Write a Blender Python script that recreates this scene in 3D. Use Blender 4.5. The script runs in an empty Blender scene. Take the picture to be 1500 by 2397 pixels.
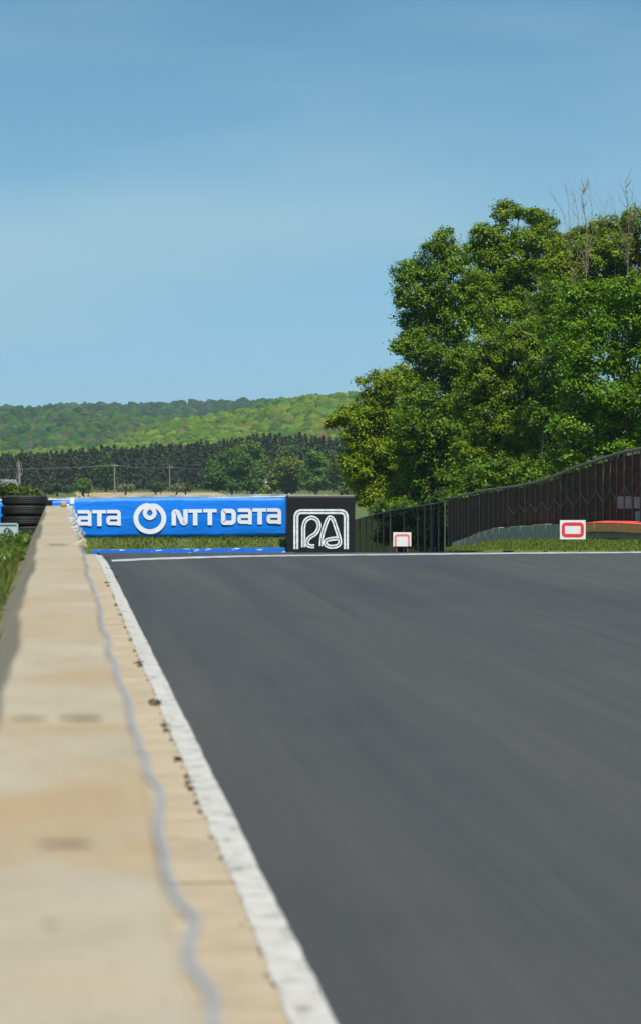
import bpy, math, random
import numpy as np
from mathutils import Vector, Matrix
random.seed(7); rng = np.random.default_rng(7)
sc = bpy.context.scene
C = sc.collection
# ------------------------------------------------------------------ camera
FPX = 8670.0; CAMZ = 1.51
YAW = math.atan(615 / FPX); PITCH = math.atan(120.5 / FPX)
cd = bpy.data.cameras.new('camera'); cam = bpy.data.objects.new('camera', cd); C.objects.link(cam)
cd.sensor_fit = 'VERTICAL'; cd.sensor_height = 24.0; cd.sensor_width = 15.0
cd.lens = 24.0 * FPX / 2397.0
cam.location = (0, 0, CAMZ); cam.rotation_euler = (math.pi / 2 - PITCH, 0, -YAW)
cd.clip_start = 0.05; cd.clip_end = 40000
cd.dof.use_dof = True; cd.dof.focus_distance = 190.0
cd.dof.aperture_fstop = (cd.lens / 1000) / 0.025
sc.camera = cam
# ------------------------------------------------------------------ sky, sun, exposure
SUN_EL = math.radians(62); sh = Vector((0.24, -0.97)).normalized()
S = Vector((math.cos(SUN_EL) * sh.x, math.cos(SUN_EL) * sh.y, math.sin(SUN_EL)))
w = bpy.data.worlds.new('World'); sc.world = w; w.use_nodes = True
nt = w.node_tree; nt.nodes.clear()
out = nt.nodes.new('ShaderNodeOutputWorld'); bg = nt.nodes.new('ShaderNodeBackground')
sky = nt.nodes.new('ShaderNodeTexSky'); sky.sky_type = 'NISHITA'; sky.sun_disc = False
sky.sun_elevation = SUN_EL; sky.sun_rotation = math.atan2(sh.x, sh.y)
sky.air_density = 1.0; sky.dust_density = 0.3; sky.ozone_density = 2.0; sky.altitude = 300
tc = nt.nodes.new('ShaderNodeTexCoord')
mp = nt.nodes.new('ShaderNodeMapping'); mp.inputs['Scale'].default_value = (1, 1, 3.0); mp.inputs['Location'].default_value = (0, 0, 0.12)
nt.links.new(tc.outputs['Generated'], mp.inputs['Vector'])
nt.links.new(mp.outputs['Vector'], sky.inputs['Vector'])
# thin cirrus, the same all round the sky
mp2 = nt.nodes.new('ShaderNodeMapping'); mp2.inputs['Scale'].default_value = (3, 3, 15); mp2.inputs['Rotation'].default_value = (0.05, 0.06, 0)
nt.links.new(tc.outputs['Generated'], mp2.inputs['Vector'])
cn = nt.nodes.new('ShaderNodeTexNoise'); cn.inputs['Scale'].default_value = 1.3; cn.inputs['Detail'].default_value = 7; cn.inputs['Roughness'].default_value = 0.45
nt.links.new(mp2.outputs['Vector'], cn.inputs['Vector'])
cr = nt.nodes.new('ShaderNodeMapRange'); cr.inputs['From Min'].default_value = 0.45; cr.inputs['From Max'].default_value = 0.66
cr.inputs['To Min'].default_value = 0.0; cr.inputs['To Max'].default_value = 0.42
nt.links.new(cn.outputs['Fac'], cr.inputs['Value'])
tint = nt.nodes.new('ShaderNodeMix'); tint.data_type = 'RGBA'; tint.blend_type = 'MULTIPLY'; tint.inputs[0].default_value = 1.0
tint.inputs[7].default_value = (0.55, 1.10, 1.10, 1)
nt.links.new(sky.outputs['Color'], tint.inputs[6])
mx = nt.nodes.new('ShaderNodeMix'); mx.data_type = 'RGBA'
mx.inputs[7].default_value = (2.5, 4.1, 4.85, 1)
sx = nt.nodes.new('ShaderNodeSeparateXYZ'); nt.links.new(tc.outputs['Generated'], sx.inputs[0])
vl = nt.nodes.new('ShaderNodeMapRange'); vl.inputs['From Min'].default_value = 0.02; vl.inputs['From Max'].default_value = 0.15; vl.inputs['To Min'].default_value = 0.72; vl.inputs['To Max'].default_value = 0.0
nt.links.new(sx.outputs['Z'], vl.inputs['Value'])
ad = nt.nodes.new('ShaderNodeMath'); ad.operation = 'ADD'; ad.use_clamp = True
nt.links.new(vl.outputs['Result'], ad.inputs[0]); nt.links.new(cr.outputs['Result'], ad.inputs[1])
nt.links.new(ad.outputs[0], mx.inputs[0]); nt.links.new(tint.outputs[2], mx.inputs[6])
nt.links.new(mx.outputs[2], bg.inputs['Color']); bg.inputs['Strength'].default_value = 0.115
nt.links.new(bg.outputs['Background'], out.inputs['Surface'])
sd = bpy.data.lights.new('sun', 'SUN'); sd.energy = 5.0; sd.angle = math.radians(0.53); sd.color = (1.0, 0.94, 0.84)
sun = bpy.data.objects.new('sun', sd); C.objects.link(sun); sun.location = (30, -20, 60)
sun.rotation_euler = S.to_track_quat('Z', 'Y').to_euler()
vs = sc.view_settings; vs.view_transform = 'Standard'; vs.look = 'None'; vs.exposure = 0.32; vs.gamma = 1.0; vs.use_curve_mapping = False
sc.cycles.max_bounces = 6; sc.cycles.transparent_max_bounces = 8; sc.cycles.volume_bounces = 0
sc.cycles.use_denoising = True

# ------------------------------------------------------------------ helpers
RM = np.array(cam.rotation_euler.to_matrix())
def P(px, py, d):
    """point seen at photo pixel (px, py) that stands d metres down the track (world y = d)"""
    v = RM @ np.array([(px - 750) / FPX, -(py - 1198.5) / FPX, -1.0])
    v = v * (d / v[1])
    return Vector((v[0], v[1], v[2] + CAMZ))
def ppm(d): return FPX / d          # photo pixels per metre at distance d
def interp(x, pts):
    return float(np.interp(x, [p[0] for p in pts], [p[1] for p in pts]))

class MB:
    def __init__(s): s.v = []; s.f = []; s.c = []
    def add(s, vs, fs, col=None):
        o = len(s.v); s.v += [tuple(v) for v in vs]; s.f += [tuple(i + o for i in f) for f in fs]
        if col is not None: s.c += [col] * len(vs)
    def box(s, x0, x1, y0, y1, z0, z1):
        s.add([(x0,y0,z0),(x1,y0,z0),(x1,y1,z0),(x0,y1,z0),(x0,y0,z1),(x1,y0,z1),(x1,y1,z1),(x0,y1,z1)],
              [(0,3,2,1),(4,5,6,7),(0,1,5,4),(1,2,6,5),(2,3,7,6),(3,0,4,7)])
    def hexa(s, b, t):      # eight corners: four bottom, four top
        s.add(list(b) + list(t), [(0,3,2,1),(4,5,6,7),(0,1,5,4),(1,2,6,5),(2,3,7,6),(3,0,4,7)])
    def tube(s, path, radii, n=6, caps=True):
        path = [Vector(p) for p in path]; m = len(path)
        if not hasattr(radii, '__len__'): radii = [radii] * m
        vs = []; fs = []
        ref = Vector((0.31, 0.17, 0.93))
        for i, p in enumerate(path):
            t = (path[min(i+1, m-1)] - path[max(i-1, 0)]).normalized()
            a = t.cross(ref)
            if a.length < 1e-3: a = t.cross(Vector((1, 0, 0)))
            a.normalize(); b = t.cross(a)
            for k in range(n):
                g = 2 * math.pi * k / n
                vs.append(p + (a * math.cos(g) + b * math.sin(g)) * radii[i])
        for i in range(m - 1):
            for k in range(n):
                fs.append((i*n+k, i*n+(k+1) % n, (i+1)*n+(k+1) % n, (i+1)*n+k))
        if caps: fs.append(tuple(range(n-1, -1, -1))); fs.append(tuple(range((m-1)*n, m*n)))
        s.add(vs, fs)
    def build(s, name, mat, parent=None, smooth=False):
        me = bpy.data.meshes.new(name); me.from_pydata(s.v, [], s.f); me.update()
        return link(name, me, mat, parent, smooth)
def link(name, me, mat, parent=None, smooth=False):
    o = bpy.data.objects.new(name, me); C.objects.link(o)
    if mat is not None:
        if not me.materials: me.materials.append(mat)
    if smooth:
        me.polygons.foreach_set('use_smooth', [True] * len(me.polygons))
    if parent is not None:
        o.parent = parent
        o.matrix_parent_inverse = Matrix.Translation(-parent.location)
    return o
def tag(o, label=None, cat=None, group=None, kind=None):
    if label: o['label'] = label
    if cat: o['category'] = cat
    if group: o['group'] = group
    if kind: o['kind'] = kind
    return o
def thing(name, loc, label, cat, group=None):
    o = bpy.data.objects.new(name, None); C.objects.link(o); o.location = loc; o.empty_display_size = 0.2
    return tag(o, label, cat, group)
def struct(o, label=None): o['kind'] = 'structure'; return o
def fast_quads(name, V, mat, parent=None, col=None):
    """V: (N,4,3) quads -> one mesh; col: (N,3)"""
    n = len(V); me = bpy.data.meshes.new(name)
    me.vertices.add(n*4); me.vertices.foreach_set('co', np.ascontiguousarray(V, dtype=np.float32).ravel())
    me.loops.add(n*4); me.loops.foreach_set('vertex_index', np.arange(n*4, dtype=np.int32))
    me.polygons.add(n); me.polygons.foreach_set('loop_start', np.arange(0, n*4, 4, dtype=np.int32))
    me.polygons.foreach_set('loop_total', np.full(n, 4, dtype=np.int32))
    me.update(calc_edges=True)
    if col is not None:
        a = me.color_attributes.new('col', 'FLOAT_COLOR', 'POINT')
        cc = np.ones((n, 4, 4), dtype=np.float32); cc[:, :, :3] = np.asarray(col)[:, None, :]
        a.data.foreach_set('color', cc.ravel())
    return link(name, me, mat, parent)
def nrm(a): return a / np.maximum(np.linalg.norm(a, axis=-1, keepdims=True), 1e-9)
def leaf_quads(cen, nor, size, aspect=0.62):
    t = nrm(np.cross(nor, rng.normal(size=cen.shape))); b = np.cross(nrm(nor), t)
    L = (size * 0.5)[:, None]; W = L * aspect
    droop = nrm(nor) * L * 0.18
    return np.stack([cen - t*L - droop, cen + b*W, cen + t*L - droop, cen - b*W], axis=1)

# ------------------------------------------------------------------ materials
def mat(name, build):
    m = bpy.data.materials.new(name); m.use_nodes = True; n = m.node_tree; n.nodes.clear()
    o = n.nodes.new('ShaderNodeOutputMaterial'); build(n, o); return m
class N:
    """small node-building helper"""
    def __init__(s, n): s.n = n
    def new(s, t, **k):
        x = s.n.nodes.new(t)
        for a, b in k.items(): setattr(x, a, b)
        return x
    def l(s, a, b): s.n.links.new(a, b)
    def coord(s, scale=(1,1,1), kind='Object', rot=(0,0,0)):
        t = s.new('ShaderNodeTexCoord'); m = s.new('ShaderNodeMapping'); m.inputs['Scale'].default_value = scale; m.inputs['Rotation'].default_value = rot
        s.l(t.outputs[kind], m.inputs['Vector']); return m.outputs['Vector']
    def pos(s, scale=(1,1,1)):
        t = s.new('ShaderNodeNewGeometry'); m = s.new('ShaderNodeMapping'); m.inputs['Scale'].default_value = scale
        s.l(t.outputs['Position'], m.inputs['Vector']); return m.outputs['Vector']
    def noise(s, v, scale, detail=4, rough=0.55, dist=0.0):
        x = s.new('ShaderNodeTexNoise'); x.inputs['Scale'].default_value = scale; x.inputs['Detail'].default_value = detail
        x.inputs['Roughness'].default_value = rough; x.inputs['Distortion'].default_value = dist; s.l(v, x.inputs['Vector']); return x.outputs['Fac']
    def rng(s, v, a, b, c=0.0, d=1.0):
        x = s.new('ShaderNodeMapRange'); x.inputs['From Min'].default_value = a; x.inputs['From Max'].default_value = b
        x.inputs['To Min'].default_value = c; x.inputs['To Max'].default_value = d; s.l(v, x.inputs['Value']); return x.outputs['Result']
    def mix(s, f, a, b, mode='MIX'):
        x = s.new('ShaderNodeMix', data_type='RGBA', blend_type=mode)
        for i, q in ((0, f), (6, a), (7, b)):
            if isinstance(q, (int, float)): x.inputs[i].default_value = q
            elif isinstance(q, tuple): x.inputs[i].default_value = (*q, 1) if len(q) == 3 else q
            else: s.l(q, x.inputs[i])
        return x.outputs[2]
    def bump(s, h, strength, dist=0.01):
        x = s.new('ShaderNodeBump'); x.inputs['Strength'].default_value = strength; x.inputs['Distance'].default_value = dist; s.l(h, x.inputs['Height']); return x.outputs['Normal']
    def bsdf(s, col, rough=0.6, spec=0.3, normal=None, metal=0.0):
        x = s.new('ShaderNodeBsdfPrincipled')
        if isinstance(col, tuple): x.inputs['Base Color'].default_value = (*col, 1)
        else: s.l(col, x.inputs['Base Color'])
        if isinstance(rough, (int, float)): x.inputs['Roughness'].default_value = rough
        else: s.l(rough, x.inputs['Roughness'])
        x.inputs['Specular IOR Level'].default_value = spec; x.inputs['Metallic'].default_value = metal
        if normal is not None: s.l(normal, x.inputs['Normal'])
        return x.outputs['BSDF']
def simple(name, col, rough=0.6, spec=0.3, var=0.25, scale=6.0, bump=0.0, metal=0.0, vscale=(1,1,1)):
    def b(n, o):
        h = N(n); v = h.pos(vscale); f = h.noise(v, scale, 5)
        c = h.mix(h.rng(f, 0.3, 0.7), tuple(x*(1-var) for x in col), tuple(min(1, x*(1+var)) for x in col))
        nm = h.bump(h.noise(v, scale*6, 3), bump, 0.01) if bump else None
        h.l(h.bsdf(c, rough, spec, nm, metal), o.inputs['Surface'])
    return mat(name, b)
def leafmat(name, col, trans=0.3, rough=0.5, spec=0.25, attr=True):
    def b(n, o):
        h = N(n)
        if attr:
            a = h.new('ShaderNodeAttribute', attribute_name='col'); c = h.mix(1.0, a.outputs['Color'], col, 'MULTIPLY')
        else: c = h.mix(1.0, (1,1,1), col, 'MULTIPLY')
        t = h.new('ShaderNodeBsdfTranslucent'); h.l(h.mix(1.0, c, (1.25, 1.15, 0.5), 'MULTIPLY'), t.inputs['Color'])
        m = h.new('ShaderNodeMixShader'); m.inputs[0].default_value = trans
        h.l(h.bsdf(c, rough, spec), m.inputs[1]); h.l(t.outputs[0], m.inputs[2]); h.l(m.outputs[0], o.inputs['Surface'])
    return mat(name, b)

def m_asphalt(n, o):
    h = N(n)
    s1 = h.noise(h.pos((1.3, 0.030, 1)), 1.0, 5, 0.6, 0.4); s2 = h.noise(h.pos((6.5, 0.06, 1)), 1.0, 3)
    big = h.noise(h.pos((0.30, 0.075, 1)), 1.0, 4, 0.6, 0.8); mot = h.noise(h.pos((1.5, 0.5, 1)), 1.0, 5, 0.65)
    gr = h.noise(h.pos(), 110, 2); spk = h.noise(h.pos((1, .5, 1)), 9, 2)
    c = h.mix(h.rng(s1, 0.32, 0.68), (0.027, 0.0245, 0.0202), (0.064, 0.0580, 0.0478))
    c = h.mix(h.rng(s2, 0.40, 0.72, 0.0, 0.4), c, (0.030, 0.0275, 0.023))            # tyre lines
    c = h.mix(h.rng(big, 0.48, 0.70, 0.0, 0.6), c, (0.028, 0.026, 0.023))          # rubbered-in patches
    c = h.mix(h.rng(mot, 0.35, 0.70, 0.0, 0.35), c, (0.053, 0.049, 0.042))
    c = h.mix(h.rng(gr, 0.35, 0.70, 0.0, 0.5), c, (0.064, 0.059, 0.050))
    c = h.mix(h.rng(spk, 0.74, 0.80, 0.0, 0.6), c, (0.015, 0.015, 0.014))
    s3 = h.noise(h.pos((22, 0.035, 1)), 1.0, 2); s4 = h.noise(h.pos((0.5, 0.06, 1)), 1.0, 2)
    k3 = h.new('ShaderNodeMath', operation='MULTIPLY'); h.l(h.rng(s3, 0.56, 0.70, 0.0, 0.25), k3.inputs[0]); h.l(h.rng(s4, 0.45, 0.6), k3.inputs[1])
    c = h.mix(k3.outputs[0], c, (0.020, 0.019, 0.018))                                  # thin rubber streaks
    nm = h.bump(gr, 0.6, 0.004)
    h.l(h.bsdf(c, h.rng(s1, 0.3, 0.7, 0.58, 0.70), 0.28, nm), o.inputs['Surface'])
M = {}
M['asphalt'] = mat('asphalt', m_asphalt)
def m_wall(n, o):
    h = N(n); v = h.pos()
    c = h.mix(h.rng(h.noise(v, 2.2, 5), 0.3, 0.72), (0.285, 0.236, 0.162), (0.365, 0.312, 0.228))
    band = h.noise(h.pos((0.9, 0.75, 0.5)), 1.0, 5, 0.6, 0.7)
    c = h.mix(h.rng(band, 0.49, 0.63, 0.0, 0.8), c, (0.305, 0.212, 0.112))          # rusty stains
    grey = h.noise(h.pos((0.6, 0.7, 0.6)), 1.7, 3)
    c = h.mix(h.rng(grey, 0.55, 0.75, 0.0, 0.5), c, (0.27, 0.245, 0.195))
    spk = h.noise(v, 34, 3); c = h.mix(h.rng(spk, 0.58, 0.74, 0.0, 0.7), c, (0.14, 0.115, 0.085))
    fine = h.noise(v, 90, 3)
    h.l(h.bsdf(c, 0.85, 0.2, h.bump(fine, 0.35, 0.004)), o.inputs['Surface'])
M['wall'] = mat('wall_concrete', m_wall)
def m_apron(n, o):
    h = N(n); v = h.pos()
    c = h.mix(h.rng(h.noise(v, 3.0, 5), 0.3, 0.7), (0.31, 0.25, 0.17), (0.38, 0.315, 0.225))
    c = h.mix(h.rng(h.noise(h.pos((1.4, 0.5, 1)), 1.6, 4), 0.5, 0.72, 0.0, 0.55), c, (0.25, 0.205, 0.15))
    c = h.mix(h.rng(h.noise(v, 22, 4), 0.62, 0.75, 0.0, 0.6), c, (0.15, 0.12, 0.09))
    h.l(h.bsdf(c, 0.85, 0.2, h.bump(h.noise(v, 80, 3), 0.3, 0.004)), o.inputs['Surface'])
M['apron'] = mat('apron_concrete', m_apron)
def m_line(n, o):
    h = N(n); v = h.pos()
    c = h.mix(h.rng(h.noise(v, 5, 4), 0.3, 0.7), (0.37, 0.35, 0.315), (0.47, 0.455, 0.42))
    c = h.mix(h.rng(h.noise(h.pos((2.5, 1.2, 1)), 4.0, 5, 0.7), 0.52, 0.66, 0.0, 0.85), c, (0.20, 0.185, 0.16))
    h.l(h.bsdf(c, 0.6, 0.3), o.inputs['Surface'])
M['line'] = mat('white_paint', m_line)
def m_line2(n, o):
    h = N(n); v = h.pos()
    c = h.mix(h.rng(h.noise(v, 3.0, 5, 0.7), 0.4, 0.66), (0.50, 0.49, 0.46), (0.16, 0.16, 0.155))
    h.l(h.bsdf(c, 0.6, 0.3), o.inputs['Surface'])
M['faded'] = mat('faded_paint', m_line2)
M['cable'] = simple('cable_grey', (0.25, 0.265, 0.29), 0.5, 0.4, 0.2, 12)
M['tie'] = simple('clear_tie', (0.72, 0.74, 0.76), 0.35, 0.5, 0.15, 30)
M['tie_yellow'] = simple('yellowed_tie', (0.62, 0.52, 0.16), 0.45, 0.4, 0.2, 30)
M['tar'] = simple('tar_filler', (0.055, 0.045, 0.04), 0.8, 0.2)
M['rubber'] = simple('tyre_rubber', (0.018, 0.0175, 0.017), 0.62, 0.35, 0.4, 9, 0.15)
M['black'] = simple('black_belt', (0.010, 0.010, 0.012), 0.55, 0.3, 0.3, 5)
M['cap'] = simple('galvanised_cap', (0.42, 0.42, 0.41), 0.6, 0.3, 0.4, 2.5)
def m_blue(n, o):
    h = N(n); v = h.pos()
    c = h.mix(h.rng(h.noise(v, 1.2, 3), 0.3, 0.7), (0.003, 0.165, 0.66), (0.004, 0.19, 0.74))
    wr = h.noise(h.pos((0.7, 1, 2.2)), 2.4, 3, 0.5, 0.8)
    h.l(h.bsdf(c, 0.5, 0.3, h.bump(wr, 0.35, 0.05)), o.inputs['Surface'])
M['blue'] = mat('blue_vinyl', m_blue)
M['white'] = simple('white_print', (0.74, 0.75, 0.76), 0.5, 0.3, 0.05, 4)
M['paint_white'] = simple('worn_white_paint', (0.72, 0.74, 0.74), 0.6, 0.3, 0.25, 9)
M['red'] = simple('red_print', (0.72, 0.045, 0.05), 0.5, 0.3, 0.12, 4)
M['pink'] = simple('pinkish_red', (0.78, 0.20, 0.19), 0.55, 0.3, 0.15, 4)
M['mesh_brown'] = simple('brown_windscreen', (0.085, 0.034, 0.022), 0.9, 0.1, 0.35, 1.1, vscale=(1, 1, 6))
M['post'] = simple('fence_post', (0.15, 0.115, 0.09), 0.7, 0.3, 0.3, 3)
M['rail'] = simple('fence_rail', (0.09, 0.08, 0.072), 0.5, 0.4, 0.3, 3)
M['bluepost'] = simple('dark_blue_post', (0.03, 0.05, 0.07), 0.5, 0.3)
def m_net(n, o):
    h = N(n); t = h.new('ShaderNodeBsdfTransparent'); m = h.new('ShaderNodeMixShader'); m.inputs[0].default_value = 0.80
    h.l(t.outputs[0], m.inputs[1]); h.l(h.bsdf((0.012, 0.010, 0.007), 0.9, 0.0), m.inputs[2]); h.l(m.outputs[0], o.inputs['Surface'])
M['net'] = mat('dark_netting', m_net)
M['pale'] = simple('pale_board', (0.55, 0.51, 0.45), 0.7, 0.2, 0.25, 14, vscale=(1, 1, 3))
M['barrier'] = simple('grey_barrier_concrete', (0.33, 0.275, 0.20), 0.85, 0.2, 0.22, 2.2, 0.2)
M['barrier_edge'] = simple('yellowed_barrier_edge', (0.58, 0.50, 0.26), 0.8, 0.2, 0.3, 5)
M['orange'] = simple('orange_plastic', (0.90, 0.25, 0.010), 0.5, 0.3, 0.2, 3)
M['redtop'] = simple('red_plastic', (0.70, 0.07, 0.035), 0.5, 0.3, 0.15, 3)
M['lamp_orange'] = simple('orange_cap', (0.85, 0.30, 0.01), 0.4, 0.4, 0.1, 20)
M['teal'] = simple('pale_teal_metal', (0.42, 0.52, 0.52), 0.5, 0.35, 0.15, 4)
M['teal_edge'] = simple('teal_edge', (0.42, 0.62, 0.54), 0.5, 0.35, 0.15, 4)
M['hose'] = simple('green_hose', (0.035, 0.085, 0.03), 0.4, 0.4, 0.3, 10)
M['bark'] = simple('bark', (0.060, 0.048, 0.036), 0.9, 0.1, 0.45, 3, vscale=(3, 3, 0.6))
M['bare'] = simple('bare_twig', (0.20, 0.155, 0.115), 0.9, 0.1, 0.3, 3)
M['snag'] = simple('weathered_wood', (0.20, 0.185, 0.17), 0.9, 0.1, 0.3, 2)
M['wire'] = simple('wire', (0.20, 0.20, 0.20), 0.6, 0.3)
M['roof'] = simple('grey_shingle', (0.17, 0.17, 0.19), 0.9, 0.1, 0.2, 2)
M['siding'] = simple('white_siding', (0.75, 0.76, 0.78), 0.7, 0.2, 0.06, 2)
M['glass'] = simple('window_glass', (0.03, 0.035, 0.04), 0.15, 0.6, 0.1)
def ground_mat(n, o):
    h = N(n); v = h.pos()
    c = h.mix(h.rng(h.noise(v, 0.9, 5), 0.3, 0.7), (0.065, 0.095, 0.022), (0.10, 0.125, 0.035))
    far = h.noise(h.pos((0.004, 0.02, 1)), 1.0, 4)
    c = h.mix(h.rng(far, 0.55, 0.75, 0, 0.4), c, (0.15, 0.14, 0.06))
    h.l(h.bsdf(c, 0.9, 0.1, h.bump(h.noise(v, 14, 4), 0.6, 0.05)), o.inputs['Surface'])
M['ground'] = mat('grassland', ground_mat)
def field_mat(n, o):
    h = N(n)
    c = h.mix(h.rng(h.noise(h.pos((0.05, 0.01, 1)), 1.0, 5), 0.3, 0.7), (0.30, 0.22, 0.10), (0.40, 0.30, 0.16))
    h.l(h.bsdf(c, 0.95, 0.1), o.inputs['Surface'])
M['field'] = mat('dry_field', field_mat)
def soil_mat(n, o):
    h = N(n); v = h.pos()
    c = h.mix(h.rng(h.noise(v, 2.5, 5), 0.35, 0.65), (0.06, 0.075, 0.025), (0.20, 0.16, 0.11))
    h.l(h.bsdf(c, 0.95, 0.1, h.bump(h.noise(v, 30, 4), 0.6, 0.02)), o.inputs['Surface'])
M['soil'] = mat('weedy_soil', soil_mat)
M['forest_floor'] = simple('forest_floor', (0.030, 0.032, 0.014), .95, .1, .3, .05)
M['grass'] = leafmat('grass_blades', (1, 1, 1), 0.25, 0.6, 0.15)
M['leaf'] = leafmat('leaves', (1, 1, 1), 0.22, 0.45, 0.2)
M['far_leaf'] = leafmat('far_leaves', (1, 1, 1), 0.15, 0.8, 0.1)
M['weed'] = leafmat('seam_weeds', (1, 1, 1), 0.1, 0.8, 0.1)

# ------------------------------------------------------------------ ground, track, markings
PROF = [(-60, 0), (52, 0), (58, -0.004), (62, -0.03), (67, -0.16), (74, -0.40), (100, -1.15), (150, -2.62), (200, -3.95), (250, -5.1), (320, -6.4), (450, -8.2), (700, -9.6), (1000, -9.6), (20000, -9.6)]
_py = np.array([p[0] for p in PROF]); _pz = np.array([p[1] for p in PROF])
def road_z(y): return float(np.interp(y, _py, _pz))
def sheet(name, xs, ys, zf, mt, smooth=True):
    mb = MB(); nx = len(xs)
    for y in ys:
        for x in xs: mb.v.append((x, y, zf(x, y)))
    for j in range(len(ys)-1):
        for i in range(nx-1): mb.f.append((j*nx+i, j*nx+i+1, (j+1)*nx+i+1, (j+1)*nx+i))
    return struct(mb.build(name, mt, None, smooth))
ys = [-60, -20, 0] + list(range(4, 60, 8)) + list(range(60, 110, 4)) + list(range(110, 330, 15)) + [360, 420, 500, 600, 800, 1000, 1500, 2500, 5000, 9000]
sheet('ground', [-4000, -1200, -400, -120, -40, -12, -3, 0, 6, 20, 40, 80, 200, 500, 1500, 4500], ys, lambda x, y: road_z(y) - 0.12, M['ground'])
ty = list(np.arange(-6, 50, 4)) + list(np.arange(50, 100, 2.0)) + [104]
sheet('track', [0.70, 1.5, 3, 5, 8, 12, 16, 22, 30], ty, lambda x, y: road_z(y) - 0.004, M['asphalt'])
# cast concrete apron in slabs along the wall foot
apron = struct(sheet('apron_bed', [0.10, 0.74], list(np.arange(-6, 61, 2.0)), lambda x, y: road_z(y) - 0.045, M['tar'], False))
edges = [-6, 3.6, 13.2, 23.1, 34.0, 45.6, 56.0, 60.6]
for a, b in zip(edges[:-1], edges[1:]):
    mb = MB(); g = 0.03
    yy = np.linspace(a+g, b-g, 14); top = []
    for y in yy:
        wob = 0.030 + 0.004 * math.sin(y*3.1)
        top += [(0.12, y, road_z(y)), (0.628 + wob, y, road_z(y) + 0.002)]
    n = len(yy); low = [(p[0], p[1], p[2]-0.04) for p in top]
    mb.v = top + low; o = len(top)
    for i in range(n-1):
        mb.f.append((2*i, 2*i+1, 2*i+3, 2*i+2)); mb.f.append((2*i+1, o+2*i+1, o+2*i+3, 2*i+3)); mb.f.append((2*i, 2*i+2, o+2*i+2, o+2*i))
    mb.f.append((0, o, o+1, 1)); e = 2*(n-1); mb.f.append((e, e+1, o+e+1, o+e))
    mb.build('slab', M['apron'], apron)
def strip(name, pts, mt, zoff):
    """pts: (xl, xr, y)"""
    mb = MB()
    for xl, xr, y in pts: mb.v += [(xl, y, road_z(y)+zoff), (xr, y, road_z(y)+zoff)]
    for i in range(len(pts)-1): mb.f.append((2*i, 2*i+1, 2*i+3, 2*i+2))
    return struct(mb.build(name, mt))
pts = []
y = -6.0
while y < 59.6:
    taper = max(0, (y-52)/8)**2 * 0.05
    pts.append((0.624 + 0.003*math.sin(y*1.1) + 0.003*math.sin(y*9.1) + random.uniform(-.004, .004) - taper, 0.742 + 0.002*math.sin(y*1.3) + random.uniform(-.003, .003) - taper, y)); y += 0.22
strip('edge_line', pts, M['line'], 0.006)
cl = [(262,1312.5),(330,1309),(450,1305),(560,1302),(660,1300),(860,1297.5),(1060,1295.5),(1300,1293),(1540,1291.5)]
mb = MB()
for px, py in cl:
    d = FPX*CAMZ/(py-1078); X = (px-135)/FPX*d
    mb.v += [(X, d-0.55, road_z(d-.55)+0.004), (X, d+0.55, road_z(d+.55)+0.004)]
for i in range(len(cl)-1): mb.f.append((2*i, 2*i+2, 2*i+3, 2*i+1))
struct(mb.build('cross_line', M['faded']))

# weeds and dark dirt in the seam between apron and edge line
cen = []; szs = []
def weed_at(x, y, s, n):
    for _ in range(n):
        cen.append((x + random.gauss(0, s*0.9), y + random.gauss(0, s*5.0), abs(random.gauss(0, s*0.25))+0.004)); szs.append(random.uniform(0.010, 0.026))
for py, s, n in ((1418,.03,90),(1440,.03,80),(1470,.02,50),(1500,.03,70),(1525,.02,40),(1553,.05,160),(1560,.04,90),(1645,.07,170),(1650,.05,120),(1700,.03,80),(1712,.03,80),(1735,.015,30),(1780,.035,120),(1822,.02,40),(1835,.02,50),(1850,.03,70),(1885,.018,40),(1905,.018,40),(1965,.012,20),(1365,.06,150),(1372,.05,80)):
    d = FPX*CAMZ/(py-1078); weed_at(0.608, d, s*0.38, int(n*.30))
for py, n in ((1308, 90), (1332, 60), (1352, 70), (1320,40)):
    d = FPX*CAMZ/(py-1078); weed_at(0.755, d, 0.035, n//3)
for k in range(160):
    y = random.uniform(9, 42); weed_at(0.622+random.gauss(0,.006), y, 0.008, 1)
cen = np.array(cen); szs = np.array(szs)
col = np.array([0.050, 0.046, 0.024]) * rng.uniform(0.5, 1.5, (len(cen), 1))
tag(fast_quads('seam_weeds', leaf_quads(cen, rng.normal(size=cen.shape), szs), M['weed'], None, col), 'dark dry weeds and dirt along the seam beside the white edge line', 'weeds', kind='stuff')

# ------------------------------------------------------------------ concrete wall under the camera
WEND = 49.5
wall = thing('concrete_wall', (0, 20, 0), 'long tan concrete wall with rust stained top beside the track', 'wall')
def wall_profile(y):
    a = 0.010*math.sin(y*0.62+0.6) + 0.007*math.sin(y*1.45+2) + 0.004*math.sin(y*3.7)
    b = 0.006*math.sin(y*0.8+1) + 0.004*math.sin(y*2.1)
    t = 0.9 + 0.004*math.sin(y*0.9) + 0.003*math.sin(y*2.7)
    lf = 0.018*math.sin(y*0.55+1.2)
    c = 0.012
    return [(-0.395+lf, -0.05), (-0.39+lf, 0.36), (-0.150+a, t-c*1.6), (-0.142+a, t-c*0.5), (-0.130+a, t), (0.0, t+0.002), (0.150+b, t), (0.161+b, t-c*0.5), (0.165+b, t-c*1.6), (0.166+b, -0.05)]
jt = [-4.0, 5.9-6.4, 8.64, 17.9, 26.8, 36.0, 44.0, WEND]
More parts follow.
